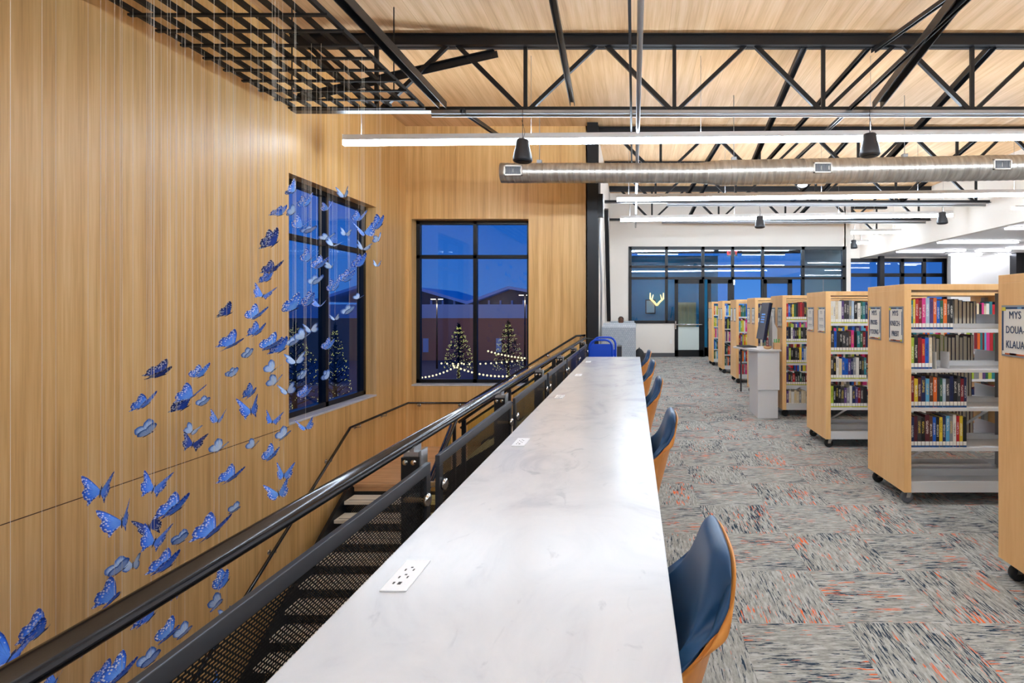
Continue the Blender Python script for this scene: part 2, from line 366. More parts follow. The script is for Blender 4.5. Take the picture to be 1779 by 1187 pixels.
# low ceiling volume to the right
XH=8.8; HL=EYE+2.03
S(MB().box(XH,XH+.15,-3.2,20.6,HL-.05,CEIL+.15),'wall_bulkhead',M['wallwhite'])
S(MB().box(XH+.1,14.6,-3.2,20.6,HL,HL+.1),'ceiling_low',M['white'])
S(MB().box(14.4,14.6,-3.2,20.6,-.3,HL),'wall_right',M['wallwhite'])
S(MB().box(XL-D,14.6,-3.4,-3.2,LOW,CEIL+.15),'wall_behind',M['wallwhite'])
YG=20.4
gx=[P(x,0,YG).x for x in (1472,1529,1568,1606,1645)]
S(MB().box(GX1+.18,gx[0],YG,YG+.2,0,CEIL).box(gx[0],gx[4],YG,YG+.2,P(0,449,YG).z,CEIL).box(gx[4],14.4,YG,YG+.2,0,HL),'wall_farright',M['wallwhite'])
S(MB().box(P(1652,0,19.6).x,P(1755,0,19.6).x,19.6,19.8,0,HL),'wall_partition',M['white'])
win('window_3','x',gx[0],gx[4],0,P(0,449,YG).z,YG+.05,gx[1:4],[P(0,478,YG).z],.14,.1)
o=empty('steel_column',(P(1768,0,19).x,19,0),'black square steel column at the right edge behind the shelves','column')
MB().box(-.17,.17,-.17,.17,0,HL).build('post',M['black'],o,.01); MB().box(-.3,.3,-.3,.3,0,.02).build('base_plate',M['black'],o)
o=empty('steel_column',(gx[1]-.1,YG-.3,0),'black steel post beside the far door past the white header','column')
MB().box(-.09,.09,-.09,.09,0,HL).build('post',M['black'],o,.01); MB().box(-.12,.12,-.12,.12,0,.02).build('base_plate',M['black'],o)

# ---- glazed partition at the back
def gl(x): return P(x,0,YB).x
def gz(y): return P(0,y,YB).z
fr=MB(); fy0,fy1=YB-.02,YB+.1
T1,T2=gz(463.5),gz(483.5); fwid=.07
for x in (1094.5,1157.6,1221,1272.7,1325,1394.8,1466): 
    zb=GS if x<1160 else 0
    fr.box(gl(x)-(.05 if x in(1094.5,1466) else .04),gl(x)+(.05 if x<1400 else .07),fy0,fy1,zb,GT)
for z in (T1,T2): fr.box(GX0,GX1,fy0,fy1,z-.035,z+.035)
fr.box(GX0,GX1,fy0,fy1,GT-.1,GT); fr.box(GX0,DX0,fy0,fy1,GS-.02,GS+.07)
part=S(fr,'window_4',M['frame'])
xs=[1094.5,1157.6,1221,1272.7,1325,1394.8,1466]
for i in range(6):
    for (a,b) in ((GT,T1),(T1,T2)):
        g=MB().box(gl(xs[i])+.03,gl(xs[i+1])-.03,YB+.035,YB+.045,b+.03,a-.03); g.build('glass_pane',M['glass2'],part)
MB().box(gl(1096),gl(1156.5),YB+.035,YB+.045,GS+.05,T2-.03).build('glass_pane',M['glass2'],part)
MB().box(gl(1159),gl(1172),YB+.035,YB+.045,GS+.05,T2-.03).build('glass_pane',M['glass2'],part)
for a,b in ((1376,1394),(1396,1430),(1432,1464)): MB().box(gl(a),gl(b),YB+.035,YB+.045,.08,T2-.03).build('glass_pane',M['glass2'],part)
def door(name,x0,x1,frost=False):
    d=MB(); a,b=gl(x0),gl(x1); y0,y1=YB-.03,YB+.03; zt=T2-.04
    d.box(a,a+.11,y0,y1,.01,zt).box(b-.14,b,y0,y1,.01,zt).box(a,b,y0,y1,zt-.13,zt).box(a,b,y0,y1,.01,.22)
    o=S(d,name,M['frame'],.004); MB().box(a+.1,b-.1,YB-.004,YB+.004,.2,zt-.12).build('glass_pane',M['glass2'],o)
    h=MB().tube([(a+.0,YB-.1,gz(564)),(b-.05,YB-.1,gz(564))],.022,10).tube([(a+.03,YB-.03,gz(564)),(a+.03,YB-.1,gz(564))],.018,8).tube([(b-.1,YB-.03,gz(564)),(b-.1,YB-.1,gz(564))],.018,8).box(a+.01,a+.045,YB-.05,YB-.03,gz(572),gz(558))
    h.build('push_bar',M['steel'],o)
    if frost: MB().box(a+.11,b-.13,YB-.012,YB-.008,.22,gz(568)).build('frosted_film',mat('frosted',(196,206,202),.6),o)
    return o
door('door_1',1172,1222,True); door('door_2',1229,1272); door('door_3',1326,1376)
tag(MB().box(gl(1273.5),gl(1276.5),YB-.05,YB-.02,gz(495),T2-.05).build('door_closer',M['steel']),'slim silver door closer arm at the head of the middle glass doorway','door closer')
# rooms behind the partition
S(MB().box(-.8,gl(1230)+1.0,YB+4.3,YB+4.4,0,3.6),'wall_study',M['teal'])
S(MB().box(gl(1230)+1.0,7.5,YB+4.6,YB+4.65,0,.9),'wall_parapet',M['dark'])
S(MB().box(-.95,6.7,YB+.1,YB+4.8,3.75,3.85),'ceiling_study',mat('dark_ceiling',(88,90,86),.8))
S(MB().box(-.95,-.8,YB+.2,YB+4.7,0,3.8),'wall_study_side',M['teal'])
S(MB().box(-.95,6.7,YB+.2,YB+4.7,-.3,0),'floor_study',M['carpet'])
pl=P(1140,555,YB+4.2)
o=empty('wall_art',P(1141,0,YB+4.2)*1,'amber antler shaped light glowing on the blue study wall','wall lamp'); o.location.z=P(0,520,YB+4.2).z
a=MB()
for s in (-1,1): a.tube([(0,-.03,-.25),(.12*s,-.03,-.1),(.26*s,-.03,.02),(.26*s,-.03,.25)],[.04,.04,.035,.02],8).tube([(.2*s,-.03,-.04),(.14*s,-.03,.18)],[.03,.015],8)
a.build('antlers',M['antler'],o)
o=empty('picture_frame',(P(1130,0,YB+4.25).x,YB+4.28,P(0,533,YB+4.25).z),'framed paper picture on the blue study wall below the antler light','picture')
MB().box(-.2,.2,-.03,0,-.28,.28).build('frame',M['frame'],o); MB().box(-.16,.16,-.035,-.03,-.24,.24).build('print',mat('print_grey',(190,196,200),.8),o)
o=empty('cabinet',(2.0,YB+3.6,0),'tan wooden cabinet standing inside the study behind the partition glass','cabinet')
MB().box(-.35,.35,-.25,.25,.05,1.75).build('body',M['tan'],o,.01); MB().box(-.33,.0,-.27,-.25,.1,1.7).build('door',M['tan'],o,.004); MB().box(.01,.33,-.27,-.25,.1,1.7).build('door',M['tan'],o,.004)
for x,y,l in ((.6,YB+1.6,1.5),(2.9,YB+1.6,1.5),(.9,YB+3.2,1.5),(4.6,YB+1.9,1.6),(4.9,YB+3.4,1.6)):
    o=empty('linear_light',(x,y,3.55),'white linear pendant light inside the glazed study','ceiling light','linear lights inside the glazed study')
    MB().box(-l/2,l/2,-.04,.04,.0,.05).build('housing',M['fixture'],o); MB().box(-l/2,l/2,-.035,.035,-.012,0).build('diffuser',M['lamplow'],o)
    MB().tube([(-l/2+.2,0,.05),(-l/2+.2,0,.2)],.004,6).tube([(l/2-.2,0,.05),(l/2-.2,0,.2)],.004,6).build('cable',M['galv'],o)
# exit sign
def textmesh(txt,size,m,parent,loc,rot,name='lettering',extr=.001,sx=1.0):
    cu=bpy.data.curves.new('t','FONT'); cu.body=txt; cu.size=size; cu.extrude=extr; cu.align_x='CENTER'; cu.align_y='CENTER'; cu.resolution_u=2
    t=bpy.data.objects.new('t',cu); C.objects.link(t); bpy.context.view_layer.update()
    me=bpy.data.meshes.new_from_object(t.evaluated_get(bpy.context.evaluated_depsgraph_get())); bpy.data.objects.remove(t); me.name=name
    me.materials.clear(); me.materials.append(m)
    o=bpy.data.objects.new(name,me); C.objects.link(o); o.parent=parent; o.location=loc; o.rotation_euler=rot; o.scale=(sx,1,1); return o
o=empty('exit_sign',P(1272,440,YB+.6),'red lit exit sign hanging inside the glazed study doorway','exit sign')
MB().box(-.17,.17,-.02,.02,-.1,.1).build('case',M['white'],o,.005); textmesh('EXIT',.17,M['exit'],o,(0,-.024,0),(R(90),0,0))
MB().tube([(0,0,.1),(0,0,.55)],.008,6).build('stem',M['white'],o)
# wall outlet
o=empty('wall_outlet',P(1165.5,594,YB-.006),'white wall outlet plate between the booth and the glass door','outlet')
MB().box(-.035,.035,-.006,.006,-.06,.06).build('plate',M['white'],o,.002); MB().box(-.014,.014,-.009,-.006,.015,.04).box(-.014,.014,-.009,-.006,-.04,-.015).build('socket',M['shelfwhite'],o)

# ---- column and braces by the wood wall
o=empty('steel_column',(-.80,YF-.12,0),'tall black steel column at the right end of the wood wall','column')
MB().box(-.105,.105,-.1,-.085,0,CEIL).box(-.105,.105,.085,.1,0,CEIL).box(-.008,.008,-.085,.085,0,CEIL).build('post',M['black'],o); MB().box(-.15,.15,-.14,.14,0,.025).build('base_plate',M['black'],o)
MB().box(.1,.2,-.06,.06,3.3,3.75).build('bracket',M['black'],o)
tag(MB().bar((-.66,12.6,3.9),(-.66,13.9,1.2),.1,.14).build('wall_brace',M['black']),'slanted black steel brace on the white wall behind the column','brace')
tag(MB().tube([(-.69,10.6,4.2),(-.69,10.6,2.9),(-.66,10.7,2.0),(-.69,10.7,.0)],.02,10).build('conduit',M['galv']),'silver conduit running down beside the black column','pipe')

# ------------------------------------------------------------------ trusses
TB=EYE+2.62; TT=CEIL
def truss(Y,x0,x1,label):
    o=empty('roof_truss',((x0+x1)/2,Y,TB),label,'roof truss','steel roof trusses')
    def w_(mb,n): return W(mb,n,M['black'],o)
    w_(MB().box(x0,x1,Y-.07,Y-.01,TT-.145,TT-.012).box(x0,x1,Y+.01,Y+.07,TT-.145,TT-.012).box(x0,x1,Y-.09,Y+.09,TT-.02,TT-.002),'top_chord')
    w_(MB().box(x0,x1,Y-.06,Y+.06,TB,TB+.015).box(x0,x1,Y-.012,Y+.012,TB+.01,TB+.07),'bottom_chord')
    x=-4.40; tops=[]
    k=0
    for k in range(8):
        xt=-4.42+1.98*k+.03; xb=xt+.97; xn=xt+1.98
        for (a,b,s) in (((xt+.06,TT-.12),(xb-.05,TB+.03),.06),((xb,TB+.03),(xb,TT-.12),.035),((xb+.05,TB+.03),(xn-.06,TT-.12),.05)):
            if a[0]>x0-.05 and b[0]<x1 and b[0]>x0: w_(MB().bar((a[0],Y,a[1]),(b[0],Y,b[1]),.05,s),'web_member')
    return o
TY=[6.97,10.5,12.95,15.55,18.25]
truss(TY[0],XL,8.8,'nearest black steel truss spanning the room under the plank ceiling')
truss(TY[1],-.72,8.8,'second black steel truss in line with the column top')
truss(TY[2],-.72,8.8,'third black steel truss behind the round duct')
truss(TY[3],-.72,8.8,'fourth black steel truss just in front of the white header')
truss(TY[4],6.9,8.8,'farthest short black steel truss in the recess beyond the header')
# strut rails
for Y,x0,lab in ((6.90,-2.66,'long grey metal strut under the nearest truss'),(12.9,.82,'grey metal strut under the third truss'),(15.5,.83,'grey metal strut under the fourth truss')):
    o=empty('strut_rail',(x0,Y,TB-.06),lab,'strut rail'); l=8.75-x0 if Y<7 else P(1712 if Y<14 else 1608,0,Y).x-x0
    MB().box(0,l,-.03,.03,.01,.055).build('channel',M['galv'],o,.004); MB().tube([(0,-.0,-.012),(l,-.0,-.012)],.02,10).build('pipe',M['galv'],o)
braces=[((-2.46,6.75,TB+.05),(-2.46,1.0,TB+.05),.09,'thick level black brace running from the truss over the grid','g'),
 ((-.79,6.75,TB+.05),(-.66,3.6,TB+.10),.055,'thin black brace running forward from the truss near the pipes','g'),
 ((3.13,6.75,TB+.05),(2.72,4.0,TB+.12),.10,'wide black brace crossing in front of the truss at upper right','g'),
 ((2.86,10.3,TB+.03),(2.82,3.0,TB+.03),.04,'slender silver-black tie running forward beside the wide brace','g'),
 ((3.2,7.0,TT-.16),(3.62,5.2,TT-.16),.05,'short silver brace under the ceiling at upper right','g'),
 ((2.26,6.95,TT-.1),(2.26,10.5,TB+.05),.075,'diagonal brace between first and second trusses, left of the pair','b'),
 ((4.76,6.95,TT-.1),(4.75,10.5,TB+.05),.085,'diagonal brace between first and second trusses, right of the pair','b'),
 ((3.13,7.0,TT-.12),(2.4,10.5,TB+.06),.05,'thin slanting brace between first and second trusses','b'),
 ((-1.85,6.95,TT-.2),(-4.5,7.05,TT-.75),.09,'black kicker brace beside the wood wall behind the grid','b'),
 ((-2.23,6.8,TB-.02),(-2.36,9.3,TB+.45),.05,'thin black brace sloping up over the wood corner','b'),
 ((-.6,10.4,TB-.0),(.55,10.6,TB-.42),.0,'',''),
 ((1.8,10.6,TT-.1),(1.2,13.0,TB+.05),.07,'diagonal brace between second and third trusses near the column','b'),
 ((4.4,10.6,TT-.1),(3.9,13.0,TB+.05),.07,'diagonal brace between second and third trusses, middle of the room','b'),
 ((7.0,10.6,TT-.1),(6.6,13.0,TB+.05),.07,'diagonal brace between second and third trusses near the bulkhead','b'),
 ((2.0,13.0,TT-.1),(1.6,15.6,TB+.05),.07,'diagonal brace between third and fourth trusses, left one','b'),
 ((5.2,13.0,TT-.1),(4.8,15.6,TB+.05),.07,'diagonal brace between third and fourth trusses, right one','b')]
for a,b,wd,lab,_ in braces:
    if lab:
        mb=MB().bar(a,b,wd,.012); d=Vector(b)-Vector(a); mb.bar(Vector(a)+Vector((-wd/2,0,-wd/2)),Vector(b)+Vector((-wd/2,0,-wd/2)),.01,wd)
        mb.bar(Vector(a)+Vector((wd/2,0,-wd/2)),Vector(b)+Vector((wd/2,0,-wd/2)),.01,wd)
        o=tag(mb.build('steel_brace',M['brace'] if _=='g' else M['black']),lab,'brace')
# pipes over the aisle
tag(MB().tube([(.058,3.2,TB-.09),(.058,16.2,TB-.09)],.028,12).build('sprinkler_pipe',M['galv']),'grey sprinkler pipe running away overhead, right one of the pair','pipe')
tag(MB().tube([(-.035,3.2,TB-.09),(-.035,10.4,TB-.09)],.014,10).build('conduit',M['dark']),'thin dark conduit running away overhead beside the sprinkler pipe','pipe')

# ------------------------------------------------------------------ linear pendant lights
def light(x0,x1,Y,h0,h1,label,up=True):
    z0,z1=EYE+h0,EYE+h1; L=x1-x0; o=empty('linear_light',(x0,Y,z0),label,'ceiling light','long linear pendant lights'); dz=z1-z0
    def sb(ya,yb,za,zb,m,n):
        vs=[(0,ya,za),(0,yb,za),(0,yb,zb),(0,ya,zb),(L,ya,za+dz),(L,yb,za+dz),(L,yb,zb+dz),(L,ya,zb+dz)]
        return MB().add(vs,[(0,3,2,1),(4,5,6,7),(0,1,5,4),(1,2,6,5),(2,3,7,6),(3,0,4,7)]).build(n,m,o)
    sb(-.03,.03,0,.075,M['fixture'],'housing')
    sb(-.026,.026,-.075,0,M['lamp'],'diffuser')
    if up: sb(-.022,.022,.0745,.0755,M['lampup'],'uplight_lens')
    sb(-.035,.035,-.078,.082,M['fixture'],'x') if False else None
    for s in (0,): MB().box(-.006,0,-.036,.036,-.076,.079).build('end_cap',M['fixture'],o)
    n=max(2,int(L/2.2))
    for i in range(n+1):
        x=.25+(L-.5)*i/n; MB().tube([(x,0,.07+dz*x/L),(x,0,CEIL-z0-.003)],.003,6).build('cable',M['galv'],o)
    return o
light(-4.15,8.5,7.5,2.415,2.52,'longest linear light starting over the stairwell, in front of the column')
light(-.36,8.5,11.36,2.41,2.52,'linear light second from the camera, just under the duct')
light(-.35,8.4,13.8,2.38,2.505,'linear light third from the camera, above the glazed partition')
light(6.9,9.0-.35,16.95,2.50,2.52,'short linear light in the recess right of the white header')
light(7.2,8.6,19.2,2.44,2.46,'farthest short linear light in the recess beside the bulkhead')
light(-2.4,8.5,3.3,2.415,2.5,'linear light overhead just in front of the camera')
light(-2.4,8.5,-.6,2.415,2.5,'linear light overhead behind the camera')
# flush lights in the low ceiling
for x0,x1,y in ((1629,1768,419.6),(1749,1779,430),(1558,1640,436),(1643,1677,434),(1695,1755,434),(1649,1705,441.5),(1731,1775,441),(1747,1830,395),(1760,1900,360)):
    h=CY-y; Y=2.03*F/h-.1; Y=min(Y,19.2); a,b=(x0-CX)*Y/F,(x1-CX)*Y/F
    if b>14.2: b=14.2
    o=empty('ceiling_strip_light',((a+b)/2,Y,HL),'slim white strip light on the low ceiling right of the bulkhead','ceiling light','strip lights on the low ceiling')
    MB().box((a-b)/2,(b-a)/2,-.06,.06,-.03,0).build('housing',M['fixture'],o); MB().box((a-b)/2+.01,(b-a)/2-.01,-.055,.055,-.06,-.03).build('diffuser',M['lamplow'],o)
for i in range(3):
    o=empty('ceiling_strip_light',(11.4,2+i*4.0,HL),'slim white strip light on the low ceiling, out of sight to the right','ceiling light','strip lights on the low ceiling, nearer ones')
    MB().box(-1.6,1.6,-.06,.06,-.03,0).build('housing',M['fixture'],o); MB().box(-1.6,1.6,-.055,.055,-.06,-.03).build('diffuser',M['lamplow'],o)

# ------------------------------------------------------------------ duct
def ductr(x):
    t=min(max((x-1.05)/.45,0),1); return .167+.043*t
def duch(x): return EYE+2.29+(.02 if x<1.3 else .02+ (x-1.3)*.018)
o=empty('air_duct',(-2.25,8.9,duch(-2)),'long round galvanised spiral duct running across the room','duct')
m_=MB(); x=-2.25; pts=[]; rr=[]
while x<8.79:
    for dx,dr in ((0,0),(.105,0),(.11,.004),(.118,.004),(.122,0)):
        pts.append((x+dx,8.9,duch(x+dx))); rr.append(ductr(x+dx)+dr)
    x+=.125
W(MB().tube(pts,rr,36),'duct_body',M['duct'],o)
for px in (891,1428,1739):
    X=(px-CX)*8.72/F; r=ductr(X); z=duch(X)
    g=MB()
    for a,b,c,d in ((-.15,-.13,-.085,.085),(.13,.15,-.085,.085),(-.15,.15,.065,.085),(-.15,.15,-.085,-.065)): g.box(X+a,X+b,8.9-r-.022,8.9-r+.03,z+c,z+d)
    gr=W(g,'register_frame',mat('register',(206,196,184),.5),o)
    lo=MB().box(X-.13,X+.13,8.9-r-.001,8.9-r+.012,z-.066,z+.066,0)
    for k in range(12): lo.box(X-.12+.021*k,X-.116+.021*k,8.9-r-.012,8.9-r,z-.064,z+.064,1)
    W(lo,'register_louvres',[M['dark'],M['greyup']],o)
for X in (-1.6,1.7,4.6,7.0): W(MB().tube([(X,8.9,duch(X)+ductr(X)-.01),(X,8.9,CEIL)],.006,6).box(X-.04,X+.04,8.86,8.94,duch(X)+ductr(X)-.008,duch(X)+ductr(X)+.05),'hanger',M['galv'],o)

# ------------------------------------------------------------------ speakers
for px,py,Y,lab in ((908,262,6.8,'black pendant speaker hanging left, before the wood wall'),(1511,252,6.8,'black pendant speaker hanging right, in front of the duct'),(1320,386,13.0,'small black pendant speaker above the glazed partition'),(1637,379,13.0,'small black pendant speaker before the white bulkhead'),(1483,424.5,18.0,'farthest black pendant speaker in the recess past the header')):
    p=P(px,py,Y); o=empty('pendant_speaker',p,lab,'speaker','black pendant speakers')
    MB().lathe((0,0,0),[(.03,.145),(.072,.142),(.082,.125),(.088,.06),(.112,-.03),(.125,-.095),(.126,-.125),(.118,-.14),(.1,-.145)],28).build('body',M['dark'] if False else mat('speaker_black',(44,45,50),.42),o)
    MB().lathe((0,0,0),[(.1,-.148),(.06,-.15)],24).build('grille',M['rubber'],o)
    MB().tube([(0,0,.14),(0,0,TB-p.z)],.004,6).tube([(0,0,.14),(.03,0,.24),(-.01,0,.4)],.003,6).build('cable',M['rubber'],o)
o=empty('smoke_detector',P(1394,322,12.0),'white round smoke detector hung below the duct','detector')
MB().lathe((0,0,0),[(.11,.02),(.12,0),(.1,-.03),(.05,-.05)],24).build('body',M['white'],o); MB().tube([(0,0,.02),(0,0,CEIL-o.location.z)],.006,6).build('stem',M['galv'],o)

# ------------------------------------------------------------------ grid over the stairwell
GZ=EYE+2.55
o=empty('ceiling_grid',(-3.5,4,GZ),'black timber grid hung below the ceiling over the stairwell','ceiling grid')
for k in range(9): 
    X=-4.32+.205*k; W(MB().box(X-.017,X+.017,1.0,6.66,GZ,GZ+.045),'long_bar',M['grid'],o)
for j in range(22):
    Y=6.62-.262*j; W(MB().box(-4.36,-2.64,Y-.016,Y+.016,GZ-.0205,GZ-.0005),'cross_bar',M['grid'],o)
for X in (-4.11,-2.885):
    for Y in (1.9,4.3,6.3): W(MB().tube([(X,Y,GZ+.02),(X,Y,CEIL)],.008,8),'hanger',M['black'],o)

# ------------------------------------------------------------------ stairs
LZ=-1.23
lo=empty('stair_landing',(-2.9,9.3,LZ),'wooden half landing of the stair below the window','landing')
W(MB().box(XL+.0,-2.9,8.17,YF,LZ-.05,LZ),'deck',M['landing'],lo,.006); W(MB().box(XL+.02,-2.92,8.2,YF-.02,LZ-.3,LZ-.05),'frame',M['black'],lo)
W(MB().box(XL+.16,-2.9,8.19,8.21,LZ-.12,LZ-.05),'fascia',M['landing'],lo)
st=empty('staircase',(-3.6,5,LOW),'lower flight of pale stone treads descending from the wooden landing','stairs')
RS=.175; RN=.27
for k in range(1,17):
    z=LZ-RS*k; y1=8.19-RN*(k-1); y0=y1-RN-.02
    W(MB().box(-4.37,-2.86,y0,y1,z-.05,z),'tread',M['tread'],st,.004)
    W(MB().box(-4.33,-2.9,y0+.05,y0+.075,z,z+.0015),'nosing_strip',M['tread2'],st)
    W(MB().box(-4.36,-2.87,y0+.035,y0+.04,z-RS-.0+.0,z-.05),'riser',M['riser'],st)
sl=RS/RN
for X in (-4.40,-2.83):
    ya=8.25; yb=8.25-RN*17
    W(MB().prism([(ya,LZ-.32),(ya,LZ+.05),(ya-.1,LZ+.05),(yb,LZ-RS*17+.12),(yb,LZ-RS*17-.05),(yb+.35,LZ-RS*17-.05)],'x',X-.025,X+.025),'stringer',M['black'],st)
su=empty('staircase',(-2,9.3,LZ),'short upper flight from the landing up to the carpeted floor','stairs')
for k in range(1,7):
    z=LZ+RS*k; x0=-2.92+RN*(k-1)+.05
    W(MB().box(x0,x0+RN+.02,8.3,YF-.12,z-.05,z),'tread',M['tread'],su,.004); W(MB().box(x0+.02,x0+.025,8.3,YF-.13,z-RS,z-.05),'riser',M['dark'],su)
for Y in (8.26,YF-.09): W(MB().prism([(-3.0,LZ-.3),(-3.0,LZ+.12),(-1.13,.0),(-1.13,-.33)],'y',Y-.02,Y+.02),'stringer',M['black'],su)
# wall handrail
hr=empty('wall_handrail',(XL+.08,8.2,-.35),'black handrail on steel brackets along the wood walls of the stair','handrail')
X=XL+.09; Yw=YF-.09; zr=EYE-1.86
pts=[(X,8.2-7.2*sl*0-5.0,zr-5.0*.648),(X,8.2,zr),(X,Yw,zr+.01),(-3.28,Yw,zr+.01),(-1.13,Yw,EYE-.53),(-.95,Yw,EYE-.52)]
W(MB().tube(pts,.021,12),'rail',M['black_gloss'],hr)
def brk(p,d):
    p=Vector(p); q=p+Vector(d)
    W(MB().tube([p+Vector((0,0,-.015)),p+Vector((0,0,-.06)),q+Vector((0,0,-.06))],.008,8).lathe(q+Vector((0,0,-.06)),[(.03,-.004),(.03,.004)],16,axis='x' if abs(d[0])>0 else 'y'),'bracket',M['steel'],hr)
for t in (.5,1.7,2.9,4.1): brk((X,8.2-t,zr-t*.648),(-.085,0,0))
for y in (8.5,9.4): brk((X,y,zr),(-.085,0,0))
for x in (-4.25,-3.45): brk((x,Yw,zr+.01),(0,.085,0))
for x in (-2.6,-1.7,-1.05): brk((x,Yw,zr+.01+(x+3.28)*.62 if x<-1.1 else EYE-.53),(0,.085,0))
# inner guard, lower flight
gd=empty('stair_guard',(-2.75,8.2,LZ),'black double rail guard down the open side of the lower flight','guardrail')
def gz_(y): return EYE-1.67-(8.2-y)*.635
W(MB().tube([(-2.75,3.9,gz_(3.9)),(-2.75,8.1,gz_(8.1)),(-2.75,8.22,gz_(8.2))],.024,12),'top_rail',M['black_gloss'],gd)
W(MB().tube([(-2.84,3.9,gz_(3.9)-.1),(-2.84,8.15,gz_(8.15)-.1)],.02,12),'handrail',M['black_gloss'],gd)
for y in (4.3,5.55,6.8,8.1): W(MB().box(-2.785,-2.745,y-.05,y+.0,gz_(y)-1.1,gz_(y)-.03),'post',M['black'],gd)
for y in (4.3,5.55,6.8): W(MB().prism([(y+.06,gz_(y)-.95),(y+1.12,gz_(y+1.12)-.95),(y+1.12,gz_(y+1.12)-.1),(y+.06,gz_(y)-.1)],'x',-2.77,-2.76),'glass_panel',M['guardglass'],gd)
gu=empty('stair_guard',(-1.8,8.2,LZ),'black rail and glass guard rising beside the upper flight','guardrail')
def gx_(x): return EYE-1.76+(x+2.72)*.67
W(MB().tube([(-2.74,8.2,gx_(-2.74)),(-.76,8.2,gx_(-.76))],.026,12),'top_rail',M['black_gloss'],gu)
W(MB().tube([(-2.74,8.29,gx_(-2.74)-.11),(-.9,8.29,gx_(-.9)-.11)],.02,12),'handrail',M['black_gloss'],gu)
for x in (-2.66,-1.95,-1.25,-.82): W(MB().box(x-.03,x+.03,8.18,8.22,gx_(x)-1.1,gx_(x)-.02),'post',M['black'],gu)
for a,b in ((-2.6,-2.02),(-1.89,-1.32),(-1.19,-.88)):
    W(MB().prism([(a,gx_(a)-.95),(b,gx_(b)-.95),(b,gx_(b)-.09),(a,gx_(a)-.09)],'y',8.195,8.205),'glass_panel',M['guardglass'],gu)
    for q in (a,b): W(MB().box(q-.04,q+.04,8.17,8.23,gx_(q)-.30,gx_(q)-.26),'clamp',M['steel'],gu)

# ------------------------------------------------------------------ main guard rail along the floor edge
XR=-.754; HRZ=EYE-.45; XP=-.69
g=empty('guardrail',(XR,4,0),'long black guardrail with round top rail beside the white counter','guardrail')
W(MB().tube([(XR,-2.8,HRZ),(XR,8.08,HRZ)],.021,24),'top_rail',M['black_gloss'],g)
W(MB().tube([(XR,8.05,HRZ),(XR,8.12,HRZ-.01),(-.60,8.16,HRZ-.02),(-.6,8.16,.0)],.012,10),'return_bar',M['black'],g)
posts=[-.59,.60,1.79,2.965,4.155,5.345,6.54,7.74]
for y in posts:
    p=MB().box(XR-.03,XR+.03,y-.028,y-.016,0.0,HRZ-.05).box(XR-.03,XR+.03,y+.016,y+.028,.0,HRZ-.05)
    W(p,'post',M['black'],g,.002)
    W(MB().box(XR-.026,XR+.026,y-.016,y+.016,HRZ-.09,HRZ-.035).box(XR-.008,XR+.008,y-.012,y+.05,HRZ-.04,HRZ-.02).box(XR+.03,XR+.036,y-.02,y+.035,HRZ-.085,HRZ-.03),'bracket',M['galv'],g)
    bo=MB()
    for s in (-.014,.014): bo.lathe((XR+s,y-.03,HRZ-.066),[(.009,-.003),(.0095,0),(.009,.004)],14,axis='y')
    W(bo,'bolt',M['steel'],g)
for i in range(len(posts)-1):
    a,b=posts[i]+.05,posts[i+1]-.03; zt=EYE-.514; zb=.06; t=.008; fw=.036
    pn=tag(MB().box(XP-t,XP+t,a,b,zt-fw,zt).box(XP-t,XP+t,a,b,zb,zb+fw).box(XP-t,XP+t,a,a+fw,zb+fw,zt-fw).box(XP-t,XP+t,b-fw,b,zb+fw,zt-fw).build('mesh_panel',M['panel_frame'],None,.002),
      ['black framed mesh panel behind the camera side of the counter','black framed mesh panel at the left beside the nearest outlet plate','black framed mesh panel just past the first visible post','third visible mesh panel along the counter','fourth visible mesh panel along the counter','fifth visible mesh panel along the counter','farthest mesh panel at the end of the counter'][i],'mesh panel','framed mesh panels on the guardrail')
    MB().add([(XP,a+fw-.004,zb+fw-.004),(XP,b-fw+.004,zb+fw-.004),(XP,b-fw+.004,zt-fw+.004),(XP,a+fw-.004,zt-fw+.004)],[(0,1,2,3)]).build('mesh_sheet',M['mesh'],pn)
    for y in (a+.03,b-.045):
        for z in (.875,.25):
            MB().lathe((XP+.0,y,z),[(.010,-.06),(.010,.008),(.020,.009),(.022,.014),(.019,.022),(.008,.025)],18,axis='x').build('standoff',M['steel'],pn)

# ------------------------------------------------------------------ counter
CZ=EYE-.586; XC0=-.578; XC1=.0775
c=empty('counter',(0,3.2,0),'long white marbled counter running beside the guardrail','counter')
W(MB().box(XC0,XC1,-1.2,6.42,CZ-.038,CZ),'worktop',M['quartz'],c,.003)
W(MB().box(XC0+.03,XC0+.07,-1.1,6.36,.0,CZ-.038),'back_panel',M['white'],c)
for y in (-1.0,.35,1.8,3.08,4.3,5.53): W(MB().box(XC0+.07,XC1-.16,y-.02,y+.02,0,CZ-.038),'support',M['white'],c)
def plate(y,x,label,big=1):
    o=empty('power_outlet',(x,y,CZ),label,'outlet','white power plates set in the counter'); 
    MB().box(-.028,.028,-.066,.066,0,.0035).build('plate',M['platew'],o,.0015)
    s=MB()
    for yy in (-.012,.020):
        for xx in (-.010,.008): s.box(xx-.0015,xx+.0015,yy-.004,yy+.004,.0035,.0040)
        s.box(-.0025,.0025,yy+.009,yy+.013,.0035,.0040)
    s.box(-.013,-.009,-.040,-.032,.0035,.004); s.box(-.002,.005,-.042,-.032,.0035,.004)
    s.build('slots',M['dark'],o)
f_=lambda px,py: ((px-CX)*(.586*F/(py-CY))/F, .586*F/(py-CY))
for px,py,lab in ((706,1001,'white power plate in the counter nearest the camera'),(905,769,'second white power plate from the camera'),(972,690,'third white power plate from the camera'),(1005,652,'fourth white power plate from the camera'),(1022,629,'farthest white power plate near the counter end')):
    x,y=f_(px,py); plate(y,x,lab)

